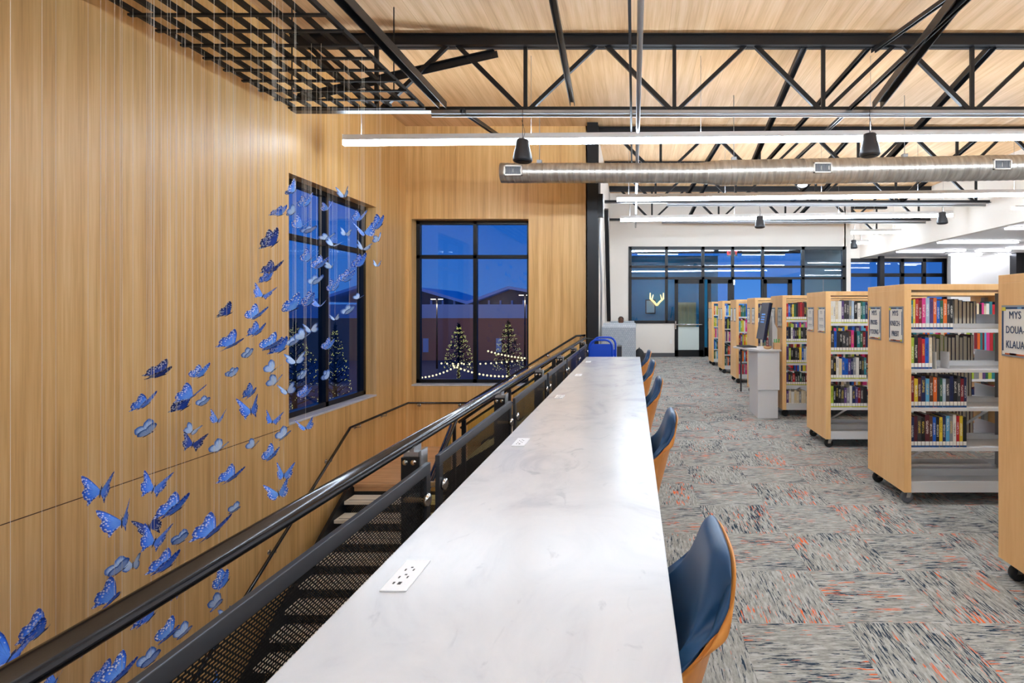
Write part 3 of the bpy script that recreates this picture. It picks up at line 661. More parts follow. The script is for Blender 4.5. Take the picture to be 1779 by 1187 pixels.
# ------------------------------------------------------------------ chairs (built facing -X)
def shell(off0,off1,wings=1.0,trim=0.0,top=.40):
    # returns closed mesh between two offset layers; local: back at x~.0, seat towards -x, y across, z from seat
    NU,NV=18,12; mb=MB(); vs=[];
    def pt(u,v,off):
        # v 0..1 bottom to top, u -1..1
        z=-.17+v*(top+.17); zr_=z; v=min(1,max(0,(z+.06)/(top+.06)))
        au=abs(u); sg=1 if u>=0 else -1
        drop=trim
        lean=.25*z+ -.07
        # plan curve
        th=u*math.pi/2
        W2=.215-.045*max(0,v-.5)/.5
        W2-=max(0,-.06-zr_)*.5; fwd=(.31*(1-v)**1.25+.03-max(0,-.06-zr_)*1.2)*wings
        s=math.sin(th); cth=math.cos(th)
        yy=W2*sg*(abs(s)**.88); xx=-fwd*(1-abs(cth)**.85) if au>0 else 0
        # rounded upper corners
        zz=z-max(0,(au-.22)/.78)**2.2*.12*v**3
        nx=-abs(cth)-.02; ny=-sg*(abs(s)**1.2); l=math.hypot(nx,ny) or 1; nx/=l; ny/=l
        return (xx+lean+nx*off, yy+ny*off, zz)
    for layer,off in ((0,off0),(1,off1)):
        for j in range(NV+1):
            v=j/NV
            for i in range(NU+1):
                u=-1+2*i/NU
                vs.append(pt(u*(1-trim*.0),v,off))
    n=(NU+1)*(NV+1); fs=[]
    I=lambda l,i,j:l*n+j*(NU+1)+i
    for j in range(NV):
        for i in range(NU):
            fs.append((I(0,i,j),I(0,i+1,j),I(0,i+1,j+1),I(0,i,j+1))); fs.append((I(1,i,j),I(1,i,j+1),I(1,i+1,j+1),I(1,i+1,j)))
    for j in range(NV):
        fs.append((I(0,0,j),I(0,0,j+1),I(1,0,j+1),I(1,0,j))); fs.append((I(0,NU,j),I(1,NU,j),I(1,NU,j+1),I(0,NU,j+1)))
    for i in range(NU):
        fs.append((I(0,i,0),I(1,i,0),I(1,i+1,0),I(0,i+1,0))); fs.append((I(0,i,NV),I(0,i+1,NV),I(1,i+1,NV),I(1,i,NV)))
    mb.add(vs,fs,0,True); return mb
CHL=['blue upholstered plywood counter chair nearest the camera','blue upholstered plywood counter chair, second from the camera','blue upholstered plywood counter chair, third from the camera','blue upholstered plywood counter chair, fourth from the camera','blue upholstered plywood counter chair farthest from the camera']
SZ=.615
def chair():
    o=empty('counter_chair',(0,0,0),'x','chair','blue and plywood chairs along the counter')
    s=shell(-.006,.006,1,0,.39).build('shell',M['ply'],o); s.location=(0,0,SZ)
    cu=shell(.007,.050,.97,0,.408).build('back_cushion',M['blue_leather'],o); cu.location=(0,0,SZ); 
    q=cu.modifiers.new('s','SUBSURF'); q.levels=2; q.render_levels=2; q=s.modifiers.new('s','SUBSURF'); q.levels=2; q.render_levels=2
    se=MB().box(-.43,-.09,-.2,.2,-.055,.0).build('seat',M['blue_leather'],o,.02); se.location=(0,0,SZ-.0)
    ub=MB().box(-.42,-.09,-.19,.19,-.075,-.055).build('seat_base',M['ply'],o,.005); ub.location=(0,0,SZ)
    for sx,sy in ((-1,-1),(-1,1),(1,-1),(1,1)):
        a=(-.25+sx*.13,sy*.15,SZ-.07); bb=(-.25+sx*.19,sy*.2,0); MB().tube([a,bb],[.018,.013],12).build('leg',M['ply'],o)
    MB().tube([(-.42,-.19,.2),(-.42,.19,.2)],.008,8).tube([(-.1,-.18,.26),(-.1,.18,.26)],.008,8).tube([(-.42,-.19,.2),(-.09,-.19,.2)],.008,8).tube([(-.42,.19,.2),(-.09,.19,.2)],.008,8).build('footrest',M['steel'],o)
    return o
c0=chair()
for i,y in enumerate((1.14,2.49,3.71,4.92,6.14)):
    o=c0 if i==0 else copy_tree(c0)
    o.location=(.178,y,0); o['label']=CHL[i]

# ------------------------------------------------------------------ bookcases
XB=2.06; TOPZ=1.69; BD=.62
SH=[1.345,1.04,.745,.44,.15]
names=['nearest bookcase','second nearest bookcase','third nearest bookcase','fourth nearest bookcase','fifth nearest bookcase','sixth nearest bookcase','seventh nearest bookcase','farthest bookcase']
YN=[2.34,3.99,5.62,7.26,8.90,10.54,12.18,13.82]
LEN=1.95
def bookcase(i):
    y0=YN[i]; y1=y0+BD
    o=empty('bookcase',(XB,y0,0),'maple rolling bookcase, '+['cut off by the right edge of the picture','with the MYS PROSE-YOUNG sign, second from the camera','third from the camera, its base tray empty','fourth from the camera, right beside the white kiosk','fifth from the camera, behind the kiosk screen','sixth from the camera, third from the far end','seventh from the camera, second from the far end','farthest from the camera, beside the glass doors'][i],'bookcase','maple rolling bookcases in a row')
    w_=lambda mb,n,m,b=0: W(mb,n,m,o,b)
    w_(MB().box(XB,XB+.055,y0,y1,.1,TOPZ-.045),'end_panel',M['maple'],.002)
    w_(MB().box(XB+LEN,XB+LEN+.055,y0,y1,.1,TOPZ-.045),'end_panel',M['maple'],.002)
    w_(MB().box(XB,XB+LEN+.055,y0,y1,TOPZ-.045,TOPZ),'top',M['maple'],.002)
    ym=(y0+y1)/2
    for X in (XB+.075,XB+.945,XB+LEN-.04): w_(MB().box(X-.02,X+.02,ym-.03,ym+.03,.12,TOPZ-.06),'upright',M['greyup'])
    for z in SH[:4]:
        for s in (0,1):
            ya,yb=(y0+.012,ym-.035) if s==0 else (ym+.035,y1-.012)
            front=ya if s==0 else yb; back=yb if s==0 else ya
            mb=MB().box(XB+.057,XB+LEN-.002,ya,yb,z-.016,z).box(XB+.057,XB+LEN-.002,back-.003,back+.003,z,z+.035).box(XB+.057,XB+LEN-.002,front-.003,front+.003,z-.026,z-.004)
            w_(mb,'shelf',M['shelfwhite'])
            w_(MB().box(XB+.93,XB+.934,ya,yb,z-.016,z+.11),'shelf_bracket',M['shelfwhite'])
    w_(MB().box(XB+.057,XB+LEN-.002,y0+.004,y0+.012,.1,.185).box(XB+.057,XB+LEN-.002,y0+.012,ym-.04,.13,.145).box(XB+.057,XB+LEN-.002,ym+.04,y1-.012,.13,.145).box(XB+.057,XB+LEN-.002,y1-.012,y1-.004,.1,.185).box(XB+.057,XB+LEN-.002,ym-.04,ym+.04,.14,.20),'base_tray',M['shelfwhite'],.001)
    w_(MB().bar((XB+.08,ym,.20),(XB+.93,ym,.72),.006,.02).bar((XB+.08,ym,.72),(XB+.93,ym,.20),.006,.02),'cross_brace',M['shelfwhite'])
    for X in (XB+.07,XB+LEN-.03):
        for Y in (y0+.07,y1-.07):
            cs=w_(MB().box(X-.035,X+.035,Y-.035,Y+.035,.094,.1).prism([(X-.02,.094),(X+.02,.094),(X+.0,.045),(X-.03,.045)],'y',Y-.022,Y-.017).prism([(X-.02,.094),(X+.02,.094),(X+.0,.045),(X-.03,.045)],'y',Y+.017,Y+.022),'caster',M['steel'] if i<3 else M['rubber'])
            wl=MB().lathe((X-.014,Y,.045),[(.03,-.015),(.043,-.014),(.045,-.008),(.045,.008),(.043,.014),(.03,.015)],20,axis='y').build('wheel',M['wheelgrey']if i in(1,) and Y<y0+.2 else M['rubber'],cs)
    # signs on the end panel
    txt={0:[None,('MYS','DOUA-','KLAUA')],1:[('MYS','KNECH-','PREST'),('MYS','PROSE-','YOUNG')]}
    for k,(a,b) in enumerate(((.01,.225),(.37,.585))):
        ya,yb=y0+a,y0+b; ymid=(ya+yb)/2
        s=W(MB().box(XB-.006,XB-.0005,ya,yb,1.24,1.52),'sign',mat('sign_holder',(150,156,164),.4) if k==0 else bpy.data.materials['sign_holder'],o)
        s['label']='white section sign with coloured corner border'
        # print with coloured border
        b_=MB(); x=XB-.0075
        b_.box(x,x+.001,ya+.008,yb-.008,1.25,1.51,0)
        x2=x-.0012
        b_.box(x2,x,ya+.008,yb-.008,1.50,1.51,1); b_.box(x2,x,yb-.018,yb-.008,1.27,1.51,1); b_.box(x2,x,ya+.008,ya+.014,1.30,1.48,1)
        b_.box(x2,x,ya+.008,yb-.03,1.25,1.258,2); b_.box(x2,x,ya+.10,ya+.15,1.25,1.26,3); b_.box(x2-.001,x,yb-.035,yb-.008,1.49,1.51,4); b_.box(x2-.001,x,ya+.008,ya+.03,1.25,1.265,4)
        b_.box(x2-.001,x,ya+.06,ya+.09,1.50,1.51,5)
        MB_m=[M['label'],M['navy'],M['orangeb'],M['navy'],M['yellowb'],M['lightblueb']]
        pr=b_.build('sign_print',MB_m,s)
        if i<2:
            t=txt[i][k]
            if t:
                for line,z in zip(t,(1.465,1.385,1.305)):
                    textmesh(line,.058,M['navytext'],s,(x2-.001,ymid,z),(R(90),0,R(-90)),'lettering',.0006,.86 if len(line)<5 else .74)
            elif i==0:
                pass
        elif i<5:
            l=MB()
            for z,wd in ((1.46,.05),(1.385,.12),(1.31,.12)):
                for q in range(4): 
                    if wd<.1 and q>1: break
                    l.box(x2-.0005,x2,ymid-wd/2+q*.032,ymid-wd/2+q*.032+.005,z-.016,z+.016).box(x2-.0005,x2,ymid-wd/2+q*.032,ymid-wd/2+q*.032+.02,z+.012,z+.016)
            l.build('lettering',M['navytext'],s)
    return o
M['navy']=mat('border_navy',(30,66,110),.6); M['orangeb']=mat('border_orange',(224,110,50),.6); M['yellowb']=mat('border_yellow',(226,212,70),.6); M['lightblueb']=mat('border_lightblue',(110,160,200),.6)
for i in range(8): bookcase(i)

# ------------------------------------------------------------------ books
PAL={'red':(190,30,40),'crimson':(130,20,34),'orange':(232,110,36),'yellow':(226,196,50),'lime':(170,190,60),'green':(40,96,70),'teal':(36,120,130),'sky blue':(90,170,215),'blue':(24,92,190),'navy':(26,38,84),'purple':(86,60,120),'pink':(220,60,140),'black':(24,24,28),'charcoal':(58,56,60),'white':(226,222,214),'cream':(216,200,168),'brown':(92,58,42),'grey':(136,138,142),'maroon':(86,30,40),'pale blue':(170,190,210)}
rng=random.Random(7)
_bm={}; M['limetape']=mat('label_lime',(206,208,80),.5)
def book_mesh(w,d,h,back,tape=False):
    k=(round(w,3),round(d,3),round(h,3),back,tape)
    if k in _bm: return _bm[k]
    t=.0025; cv=MB()
    if not back: cv.box(0,t,0,d,0,h).box(w-t,w,0,d,0,h).box(t,w-t,0,t,0,h)
    else: cv.box(0,t,0,d,0,h).box(w-t,w,0,d,0,h).box(t,w-t,d-t,d,0,h)
    a=cv.mesh('book',M['book'])
    pg=MB().box(t,w-t,(t if not back else .004),(d-.004 if not back else d-t),.003,h-.004).mesh('pages',M['paper'])
    lb=None
    if not back:
        lb=MB().box(.0015,w-.0015,-.0012,0,.015,.045,0).box(.001,w-.001,-.0012,0,.002,.014,1).mesh('spine_label',[M['label'],M['bluetape'] if tape else M['limetape']])
    _bm[k]=(a,pg,lb); return _bm[k]
def book(x,y,z,w,d,h,col,label,group,back=False,parts=3,lean=0):
    w=round(w/.004)*.004; h=round(h/.01)*.01
    a,pg,lb=book_mesh(w,d,h,back,abs(y-YN[1])<.3)
    o=bpy.data.objects.new('book',a); C.objects.link(o); o.location=(x,y,z); o.color=lin(PAL[col]); tag(o,label,'book',group)
    if lean: o.rotation_euler=(0,lean,0)
    if parts>=2 and pg:
        p=bpy.data.objects.new('pages',pg); C.objects.link(p); p.parent=o
    if parts>=1 and lb:
        p=bpy.data.objects.new('spine_label',lb); C.objects.link(p); p.parent=o
    return w
SHN=['top shelf','second shelf','third shelf','fourth shelf','bottom tray']
def row(bi,si,x0,cols,wid,hh,parts=3,lean=0,gap=.0012):
    x=x0; y=YN[bi]+.02; z=SH[si]+.0005
    for n,cname in enumerate(cols):
        w=wid[n%len(wid)]*(.85+.3*rng.random()); h=hh*(.92+.13*rng.random())
        lab='%s book, %s from left, front row, %s of %s'%(cname,ORD[n],SHN[si],names[bi])
        w=book(x,y,z,w,.15+.0*rng.random(),min(h,.262),cname,lab,'books on the %s of the %s'%(SHN[si],names[bi]),parts=parts,lean=lean)
        x+=w+gap
    return x
s=lambda t:[q.strip() for q in t.split(',')]
x0=XB+.062
e1=row(1,0,x0,s('teal,yellow,red,crimson,pink,pale blue,purple,orange,blue,green,orange,charcoal,black'),[.016,.018,.026,.026,.028,.030,.026,.026,.028,.022,.026,.022,.022],.235)
e2=row(1,1,x0,s('lime,black,crimson,red,blue,cream'),[.024,.026,.026,.024,.032,.028],.245)
e3=row(1,2,x0,s('crimson,yellow,maroon,navy,sky blue,brown,orange,charcoal,green,pale blue,charcoal,navy,black,charcoal,crimson,navy'),[.022,.026,.024,.028,.026,.026,.028,.022],.232)
e4=row(1,3,x0,s('navy,maroon,charcoal,black,maroon,brown,blue,black,yellow,navy,sky blue,grey,white,red,yellow,black'),[.026,.024,.028,.026,.028],.245)
def backrow(bi,si,xa,cols,hh=.235):
    x=xa; y=YN[bi]+BD-.02-.15; z=SH[si]+.0005
    for n,cname in enumerate(cols):
        w=.022+.014*rng.random(); h=hh*(.9+.12*rng.random())
        w=book(x,y,z,w,.15,h,cname,'%s book, %s from left, back row, %s of %s'%(cname,ORD[n],SHN[si],names[bi]),'books in the back rows of the second nearest bookcase',back=True)
        x+=w+.002
backrow(1,0,XB+.37,s('navy,black,brown,grey,sky blue,navy,charcoal,black,grey,black,navy,charcoal,brown,black,navy'))
backrow(1,1,XB+.25,s('green,teal,crimson,purple,charcoal,navy,black,grey,navy,lime,black,charcoal,navy,brown,grey,charcoal,black,maroon'))
backrow(1,2,XB+.42,s('charcoal,black,navy,grey,brown,black,charcoal,navy,maroon,black,grey,black'))
backrow(1,3,XB+.50,s('brown,charcoal,black,grey,navy,maroon,black,grey,charcoal,crimson'),.22)
# third bookcase
row(2,0,x0,s('white,white,cream,white,purple,charcoal,charcoal,grey,pale blue,black,white,green,teal,navy'),[.028,.024,.032,.034,.024,.026,.022],.24)
row(2,1,x0,s('charcoal,blue,charcoal,black,charcoal,charcoal,brown,pink,black,teal,green,crimson,navy'),[.03,.026,.03,.028,.036],.22)
row(2,2,x0,s('charcoal,black,white,cream,blue,blue,purple,navy,grey,white,black,charcoal,teal'),[.03,.028,.026,.03,.034],.235)
row(2,3,x0,s('lime,black,black,black,charcoal,purple,grey,white,navy,purple,crimson,charcoal,black'),[.034,.026,.028,.026],.225)
# fourth
row(3,0,x0,s('red,blue,charcoal,yellow,green,black,crimson,red,crimson,black,green'),[.028,.026],.235,1)
row(3,1,x0,s('navy,black,white,purple,black,black,lime,black,charcoal,black,black'),[.026,.028],.20,1)
row(3,2,x0,s('purple,lime,black,black,charcoal,black,yellow,blue,pale blue,white'),[.03,.028],.215,1,lean=0)
row(3,3,x0,s('purple,black,charcoal,red,black,black,green,black,black,crimson'),[.028,.03],.17,1)
row(3,4,x0,s('purple,cream,white,cream,cream,grey,cream,cream'),[.036,.034],.21,1)
allc=['red','yellow','white','green','black','blue','orange','cream','teal','crimson','sky blue','navy','lime','grey','purple','pink']
for bi,n in ((4,8),(5,6),(6,5),(7,4)):
    for si in range(5):
        prev=None; cs=[]
        for q in range(n if bi>4 else n-(1 if si%2 else 0)):
            cc=rng.choice([k for k in allc if k!=prev]); cs.append(cc); prev=cc
        row(bi,si,x0,cs,[.03,.036,.028],(.235 if si not in (3,) else .2),0)
# the rest of the rows farther right, hidden behind the nearer cases
st_=MB(); cidx=[PAL[k] for k in allc]; ml=[mat('row_%s'%k.replace(' ','_'),PAL[k],.5) for k in allc]
for bi in range(2,8):
    for si in range(5):
        if bi==2 and si==4: continue
        x=XB+.62
        while x<XB+LEN-.08:
            w=.02+.02*rng.random()
            if not (abs(x+w/2-(XB+.932))<.03): st_.box(x,x+w-.0015,YN[bi]+.02,YN[bi]+.17,SH[si]+.001,SH[si]+.001+.19+.05*rng.random(),rng.randrange(len(ml)))
            x+=w
tag(st_.build('books',ml),'mixed rows of books filling the far ends of the shelves behind the end panels','books',kind='stuff')
# bookends
def bookend(x,y,z,lab,grp='white metal bookends'):
    o=empty('bookend',(x,y,z),lab,'bookend',grp)
    MB().box(0,.0025,0,.12,0,.13).build('plate',M['shelfwhite'],o); MB().box(0,.09,0,.12,0,.0015).build('foot',M['shelfwhite'],o)
bookend(e1+.006,YN[1]+.03,SH[0]+.0005,'white metal bookend ending the top shelf front row of the second nearest bookcase')
bookend(e2+.03,YN[1]+.02,SH[1]+.0005,'left white bookend on the second shelf of the second nearest bookcase')
bookend(e2+.13,YN[1]+.02,SH[1]+.0005,'right white bookend on the second shelf of the second nearest bookcase')
bookend(e3+.006,YN[1]+.03,SH[2]+.0005,'white metal bookend ending the third shelf front row of the second nearest bookcase')

# ------------------------------------------------------------------ kiosk
k=empty('catalog_kiosk',(1.8,7.3,0),'white pedestal kiosk standing between the bookcases and the aisle','kiosk')
W(MB().box(1.70,1.975,7.17,7.71,0,.39),'lower_body',M['kiosk'],k,.004); W(MB().box(1.69,1.99,7.14,7.725,.392,.925),'upper_body',M['kiosk'],k,.004)
W(MB().prism([(1.69,7.09),(2.0,7.09),(2.0,7.75),(1.47,7.75),(1.47,7.66)],'z',.925,.95),'desktop',M['kiosk'],k,.003)
W(MB().tube([(1.56,7.62,.925),(1.56,7.62,.3)],.012,8).bar((1.55,7.62,.915),(1.7,7.62,.915),.03,.015),'desk_bracket',M['dark'],k)
mm=empty('touch_monitor',(1.86,7.45,.95),'tilted dark screen on a white stand on top of the kiosk','monitor')
W(MB().prism([(1.995,.95),(2.03,.95),(2.03,1.22),(1.985,1.30),(1.96,1.45),(1.94,1.45),(1.94,.95)],'y',7.40,7.43),'stand',M['kiosk'],mm,.003)
W(MB().box(1.915,1.955,7.39,7.45,.95,1.4).box(1.86,1.94,7.4,7.44,1.2,1.26),'arm',M['galv'],mm,.003)
A=P(1310,590,7.25); B=P(1322,528,7.5)
def quadbox(p,q,y0,y1,t):
    return MB().prism([(p[0],p[1]),(p[0]+t,p[1]-.004),(q[0]+t,q[1]-.004),(q[0],q[1])],'y',y0,y1)
W(quadbox((1.775,1.075),(1.86,1.588),7.18,7.60,.03),'screen_case',M['screen'],mm,.004)
sc=MB()
dx,dz=(1.86-1.775),(1.588-1.075)
for j in range(4):
    t0=.45+.07*j; sc.prism([(1.774+dx*t0,1.075+dz*t0),(1.7755+dx*t0,1.075+dz*t0),(1.7755+dx*(t0+.04),1.075+dz*(t0+.04)),(1.774+dx*(t0+.04),1.075+dz*(t0+.04))],'y',7.3,7.5)
W(sc,'screen_text',M['screen2'],mm)
fr_=quadbox((1.8055,1.07),(1.8905,1.583),7.17,7.61,.012); W(fr_,'back_cover',M['black'],mm)
o=empty('keyboard',(1.60,7.6,.95),'flat dark keyboard at the left end of the kiosk top','keyboard',rz=R(12)); MB().box(-.08,.12,-.17,.09,0,.018).build('body',M['dark'],o,.003)
kb=MB()
for a in range(5):
    for b in range(7): kb.box(-.07+.036*a,-.04+.036*a,-.16+.034*b,-.132+.034*b,.018,.022)
kb.build('keys',M['rubber'],o)
o=empty('pencil_bowl',(1.84,7.2,.95),'round tan wooden bowl on the kiosk top','bowl'); MB().lathe((0,0,0),[(.03,0),(.05,.01),(.058,.04),(.055,.04),(.045,.012)],20).build('bowl_body',M['tan'],o)
MB().box(-.02,.02,-.02,.02,.011,.05).build('contents',mat('note_maroon',(140,60,60),.7),o)
o=empty('pencil_box',(1.955,7.17,.95),'square tan wooden box with green pencils on the kiosk','pencil box')
MB().box(-.04,.04,-.04,.04,0,.005).box(-.04,-.034,-.04,.04,.005,.09).box(.034,.04,-.04,.04,.005,.09).box(-.034,.034,-.04,-.034,.005,.09).box(-.034,.034,.034,.04,.005,.09).build('box_body',M['tan'],o)
for dx_,dy_ in ((-.02,0),(.0,.01),(.02,-.01)):
    q=tag(MB().tube([(1.955+dx_*.6,7.17+dy_,.956),(1.955+dx_*1.6,7.17+dy_,1.09)],.006,6).build('pencil',M['green']),'green pencil standing in the tan box on the kiosk','pencil','green pencils in the tan box')

# ------------------------------------------------------------------ booth, person, cart, bag
b=empty('lounge_booth',(-.32,13,0),'grey patterned high-backed lounge booth behind the counter end','sofa')
W(MB().prism([(11.15,.0),(11.15,1.11),(11.2,1.12),(11.86,1.185),(11.9,1.17),(11.9,0)],'x',-.685,.045),'near_back',M['fabric'],b,.015)
W(MB().prism([(15.7,.0),(15.7,1.11),(15.75,1.13),(16.2,1.13),(16.2,0)],'x',-.72,.02),'far_back',M['fabric'],b,.015)
W(MB().box(-.66,.02,11.9,12.5,.12,.45),'seat',M['fabric'],b,.02); W(MB().box(-.66,.0,15.1,15.7,.12,.45),'seat',M['fabric'],b,.02)
for xx in (-.62,-.02):
    for yy in (11.95,12.42,15.15,15.62): W(MB().box(xx-.02,xx+.02,yy-.02,yy+.02,0,.12),'leg',M['black'],b)
W(MB().box(-.6,-.05,14.25,14.85,.68,.705),'table_top',M['white'],b,.004); W(MB().tube([(-.32,14.55,0),(-.32,14.55,.68)],.03,10),'table_leg',M['black'],b)
# seated person facing the camera on the far seat
pr=empty('person',(P(1078.6,0,15.2).x,15.3,0),'person with short dark hair sitting inside the grey booth','person')
def skin(name,pts,edges,rad,m,parent,sub=2):
    me=bpy.data.meshes.new(name); me.from_pydata(pts,edges,[]); me.materials.append(m); o=bpy.data.objects.new(name,me); C.objects.link(o); o.parent=parent
    sk=o.modifiers.new('skin','SKIN'); 
    for i,r in enumerate(rad): me.skin_vertices[0].data[i].radius=(r[0],r[1]) if isinstance(r,tuple) else (r,r)
    me.skin_vertices[0].data[0].use_root=True; sk.use_smooth_shade=True
    o.modifiers.new('s','SUBSURF').levels=sub; o.modifiers['s'].render_levels=sub; return o
PS=[(0,0,.52),(0,.02,.68),(0,.02,.84),(0,.02,.95),(0,0,1.02),(0,-.01,1.06)]
pt=PS+[(-.1,-.02,.52),(-.12,-.42,.53),(-.12,-.44,.1),(-.12,-.52,.06),(.1,-.02,.52),(.12,-.42,.53),(.12,-.44,.1),(.12,-.52,.06),(-.17,.02,.94),(-.22,-.06,.7),(-.14,-.32,.73),(-.1,-.4,.73),(.17,.02,.94),(.22,-.06,.7),(.14,-.32,.73),(.1,-.4,.73)]
ed=[(0,1),(1,2),(2,3),(3,4),(4,5),(0,6),(6,7),(7,8),(8,9),(0,10),(10,11),(11,12),(12,13),(3,14),(14,15),(15,16),(16,17),(3,18),(18,19),(19,20),(20,21)]
rad=[(.15,.11),(.14,.1),(.15,.11),(.13,.09),.05,.05,.09,.07,.045,.04,.09,.07,.045,.04,.055,.045,.035,.03,.055,.045,.035,.03]
skin('body',pt,ed,rad,M['shirt'],pr)
h=MB().sphere((0,-.02,1.155),.1,20,0,(.78,.95,1.18)).sphere((0,-.115,1.14),.016,8,0,(1,1,1.3)).sphere((-.079,-.01,1.15),.02,8,0,(.4,.8,1.3)).sphere((.079,-.01,1.15),.02,8,0,(.4,.8,1.3))
hd=h.build('head',M['skin'],pr,0,False)
MB().sphere((-.03,-.108,1.165),.01,8).sphere((.03,-.108,1.165),.01,8).build('eyes',M['hair'],hd,0,False)
MB().sphere((0,-.108,1.105),.022,8,0,(1,.4,.3)).build('mouth',mat('lips',(110,60,54),.6),hd,0,False)
MB().sphere((0,.005,1.20),.098,20,0,(.86,.98,.86)).build('hair',M['hair'],pr,0,False)
hn=[]
for sx in (-1,1):
    hp=[(0,0,0),(0,-.045,0)]; he=[(0,1)]; hrd=[(.03,.014),(.036,.013)]
    for q,(fx,fl) in enumerate(((-.028,.06),(-.01,.07),(.01,.066),(.028,.05))):
        n0=len(hp); hp+= [(fx,-.08,0),(fx,-.08-fl*.6,-.004),(fx,-.08-fl,-.014)]; he+=[(1,n0),(n0,n0+1),(n0+1,n0+2)]; hrd+=[.0095,.0085,.007]
    n0=len(hp); hp+=[(-sx*.04,-.03,0),(-sx*.062,-.065,-.006)]; he+=[(0,n0),(n0,n0+1)]; hrd+=[.011,.008]
    oo=skin('hand',hp,he,hrd,M['skin'],pr,1); oo.location=(sx*.1,-.42,.735)
pr.location.z=.0
# book cart
ct=empty('book_cart',(-.44,7.4,0),'bright blue metal book cart with arched handles past the counter end','cart')
for y,xa,xb in ((7.1,-.60,-.29),(7.75,-.60,-.27)):
    pts=[(xa,y,.12),(xa,y,.98)]+[(xa+.1-.1*math.cos(t*math.pi/8),y,.98+.1*math.sin(t*math.pi/8)) for t in range(1,5)]+[(xb-.1+.1*math.sin(t*math.pi/8),y,.98+.1*math.cos(t*math.pi/8)) for t in range(0,5)]+[(xb,y,.12)]
    W(MB().tube(pts,.015,10),'handle_frame',M['cartblue'],ct); W(MB().box(xa+.012,xb-.012,y-.006,y+.006,.15,1.025 if y<7.5 else .9),'end_panel',M['cartblue'],ct,.003)
for z in (.2,.5,.8): W(MB().box(-.59,-.29,7.11,7.74,z,z+.012).box(-.45,-.44,7.11,7.74,z,z+.12),'shelf',M['cartblue'],ct,.002)
for xx in (-.58,-.3):
    for yy in (7.13,7.72): 
        cs=W(MB().box(xx-.015,xx+.015,yy-.015,yy+.015,.08,.125),'caster',M['galv'],ct); MB().lathe((xx,yy,.05),[(.04,-.012),(.05,-.01),(.05,.01),(.04,.012)],18,axis='x').build('wheel',M['rubber'],cs)
o=empty('panel_stand',(-.22,8.1,0),'slim grey panel stand between the blue cart and the booth','stand'); MB().box(-.035,.035,-.15,.15,0,.93).build('panel',M['dark'],o,.004); MB().box(-.06,.06,-.17,.17,0,.02).build('base',M['dark'],o)
bg_=empty('backpack',(.12,11.45,0),'black rounded backpack on the carpet against the booth','bag')
MB().sphere((0,0,.32),.3,20,0,(.5,.6,1.06)).build('bag_body',M['rubber'],bg_,0,False); MB().sphere((.05,-.06,.2),.14,14,0,(.5,.9,1)).build('pocket',M['rubber'],bg_,0,False)
MB().tube([(-.03,0,.6),(0,0,.66),(.03,0,.6)],.01,8).build('handle',M['rubber'],bg_)

# ------------------------------------------------------------------ butterflies
OUT=[(0,.05),(.14,.2),(.36,.40),(.62,.58),(.86,.68),(1.0,.66),(1.0,.52),(.92,.34),(.84,.18),(.74,.04),(.78,-.06),(.8,-.22),(.74,-.4),(.62,-.54),(.46,-.62),(.30,-.58),(.17,-.42),(.07,-.24),(0,-.1)]
OUTC=OUT[:14]+[(.5,-.6),(.44,-.84),(.38,-.82),(.36,-.6)]+OUT[16:]
OUTB=[(0,.05),(.12,.22),(.3,.46),(.54,.62),(.76,.62),(.86,.5),(.84,.34),(.76,.18),(.64,.04),(.7,-.06),(.74,-.22),(.68,-.4),(.54,-.52),(.38,-.54),(.22,-.44),(.08,-.24),(0,-.1)]
def wing_mesh(out,side,m,name):
    rings=[0,.3,.55,.75,.88,.95,1.0]; n=len(out); vs=[]; fs=[]; S_=[]; A_=[]
    cx,cy=.05,.0
    for r in rings:
        for i,(x,y) in enumerate(out):
            rag=1.0 if r<1 else (1.0 if i%2 else .965)
            X=cx+(x-cx)*r*rag; Y=cy+(y-cy)*r*rag
            vs.append((side*X,Y,.10*X*X*(1 if y>0 else .6)-.04*abs(Y)))
            S_.append(r if (x>.1) else r*.6); A_.append(math.atan2(y-cy,x-cx+.001))
    for k in range(len(rings)-1):
        for i in range(n-1): fs.append((k*n+i,k*n+i+1,(k+1)*n+i+1,(k+1)*n+i) if side>0 else (k*n+i,(k+1)*n+i,(k+1)*n+i+1,k*n+i+1))
    me=bpy.data.meshes.new(name); me.from_pydata(vs,[],fs); me.materials.append(m)
    a=me.attributes.new('s','FLOAT','POINT'); a.data.foreach_set('value',S_); a=me.attributes.new('ang','FLOAT','POINT'); a.data.foreach_set('value',A_)
    me.polygons.foreach_set('use_smooth',[True]*len(fs)); me.update(); return me
WM={k:(wing_mesh(o_,-1,M['wing'+k],'wing'),wing_mesh(o_,1,M['wing'+k],'wing')) for k,o_ in (('A',OUT),('B',OUTB),('C',OUTC),('D',OUTC))}
bodym=MB().tube([(0,-.36,0),(0,-.2,.0),(0,0,.01),(0,.14,.01),(0,.22,.0),(0,.27,0)],[.012,.03,.034,.045,.03,.012],8).tube([(0,.25,.01),(.06,.4,.04)],.004,4).tube([(0,.25,.01),(-.06,.4,.04)],.004,4).mesh('butterfly',M['bfly'])
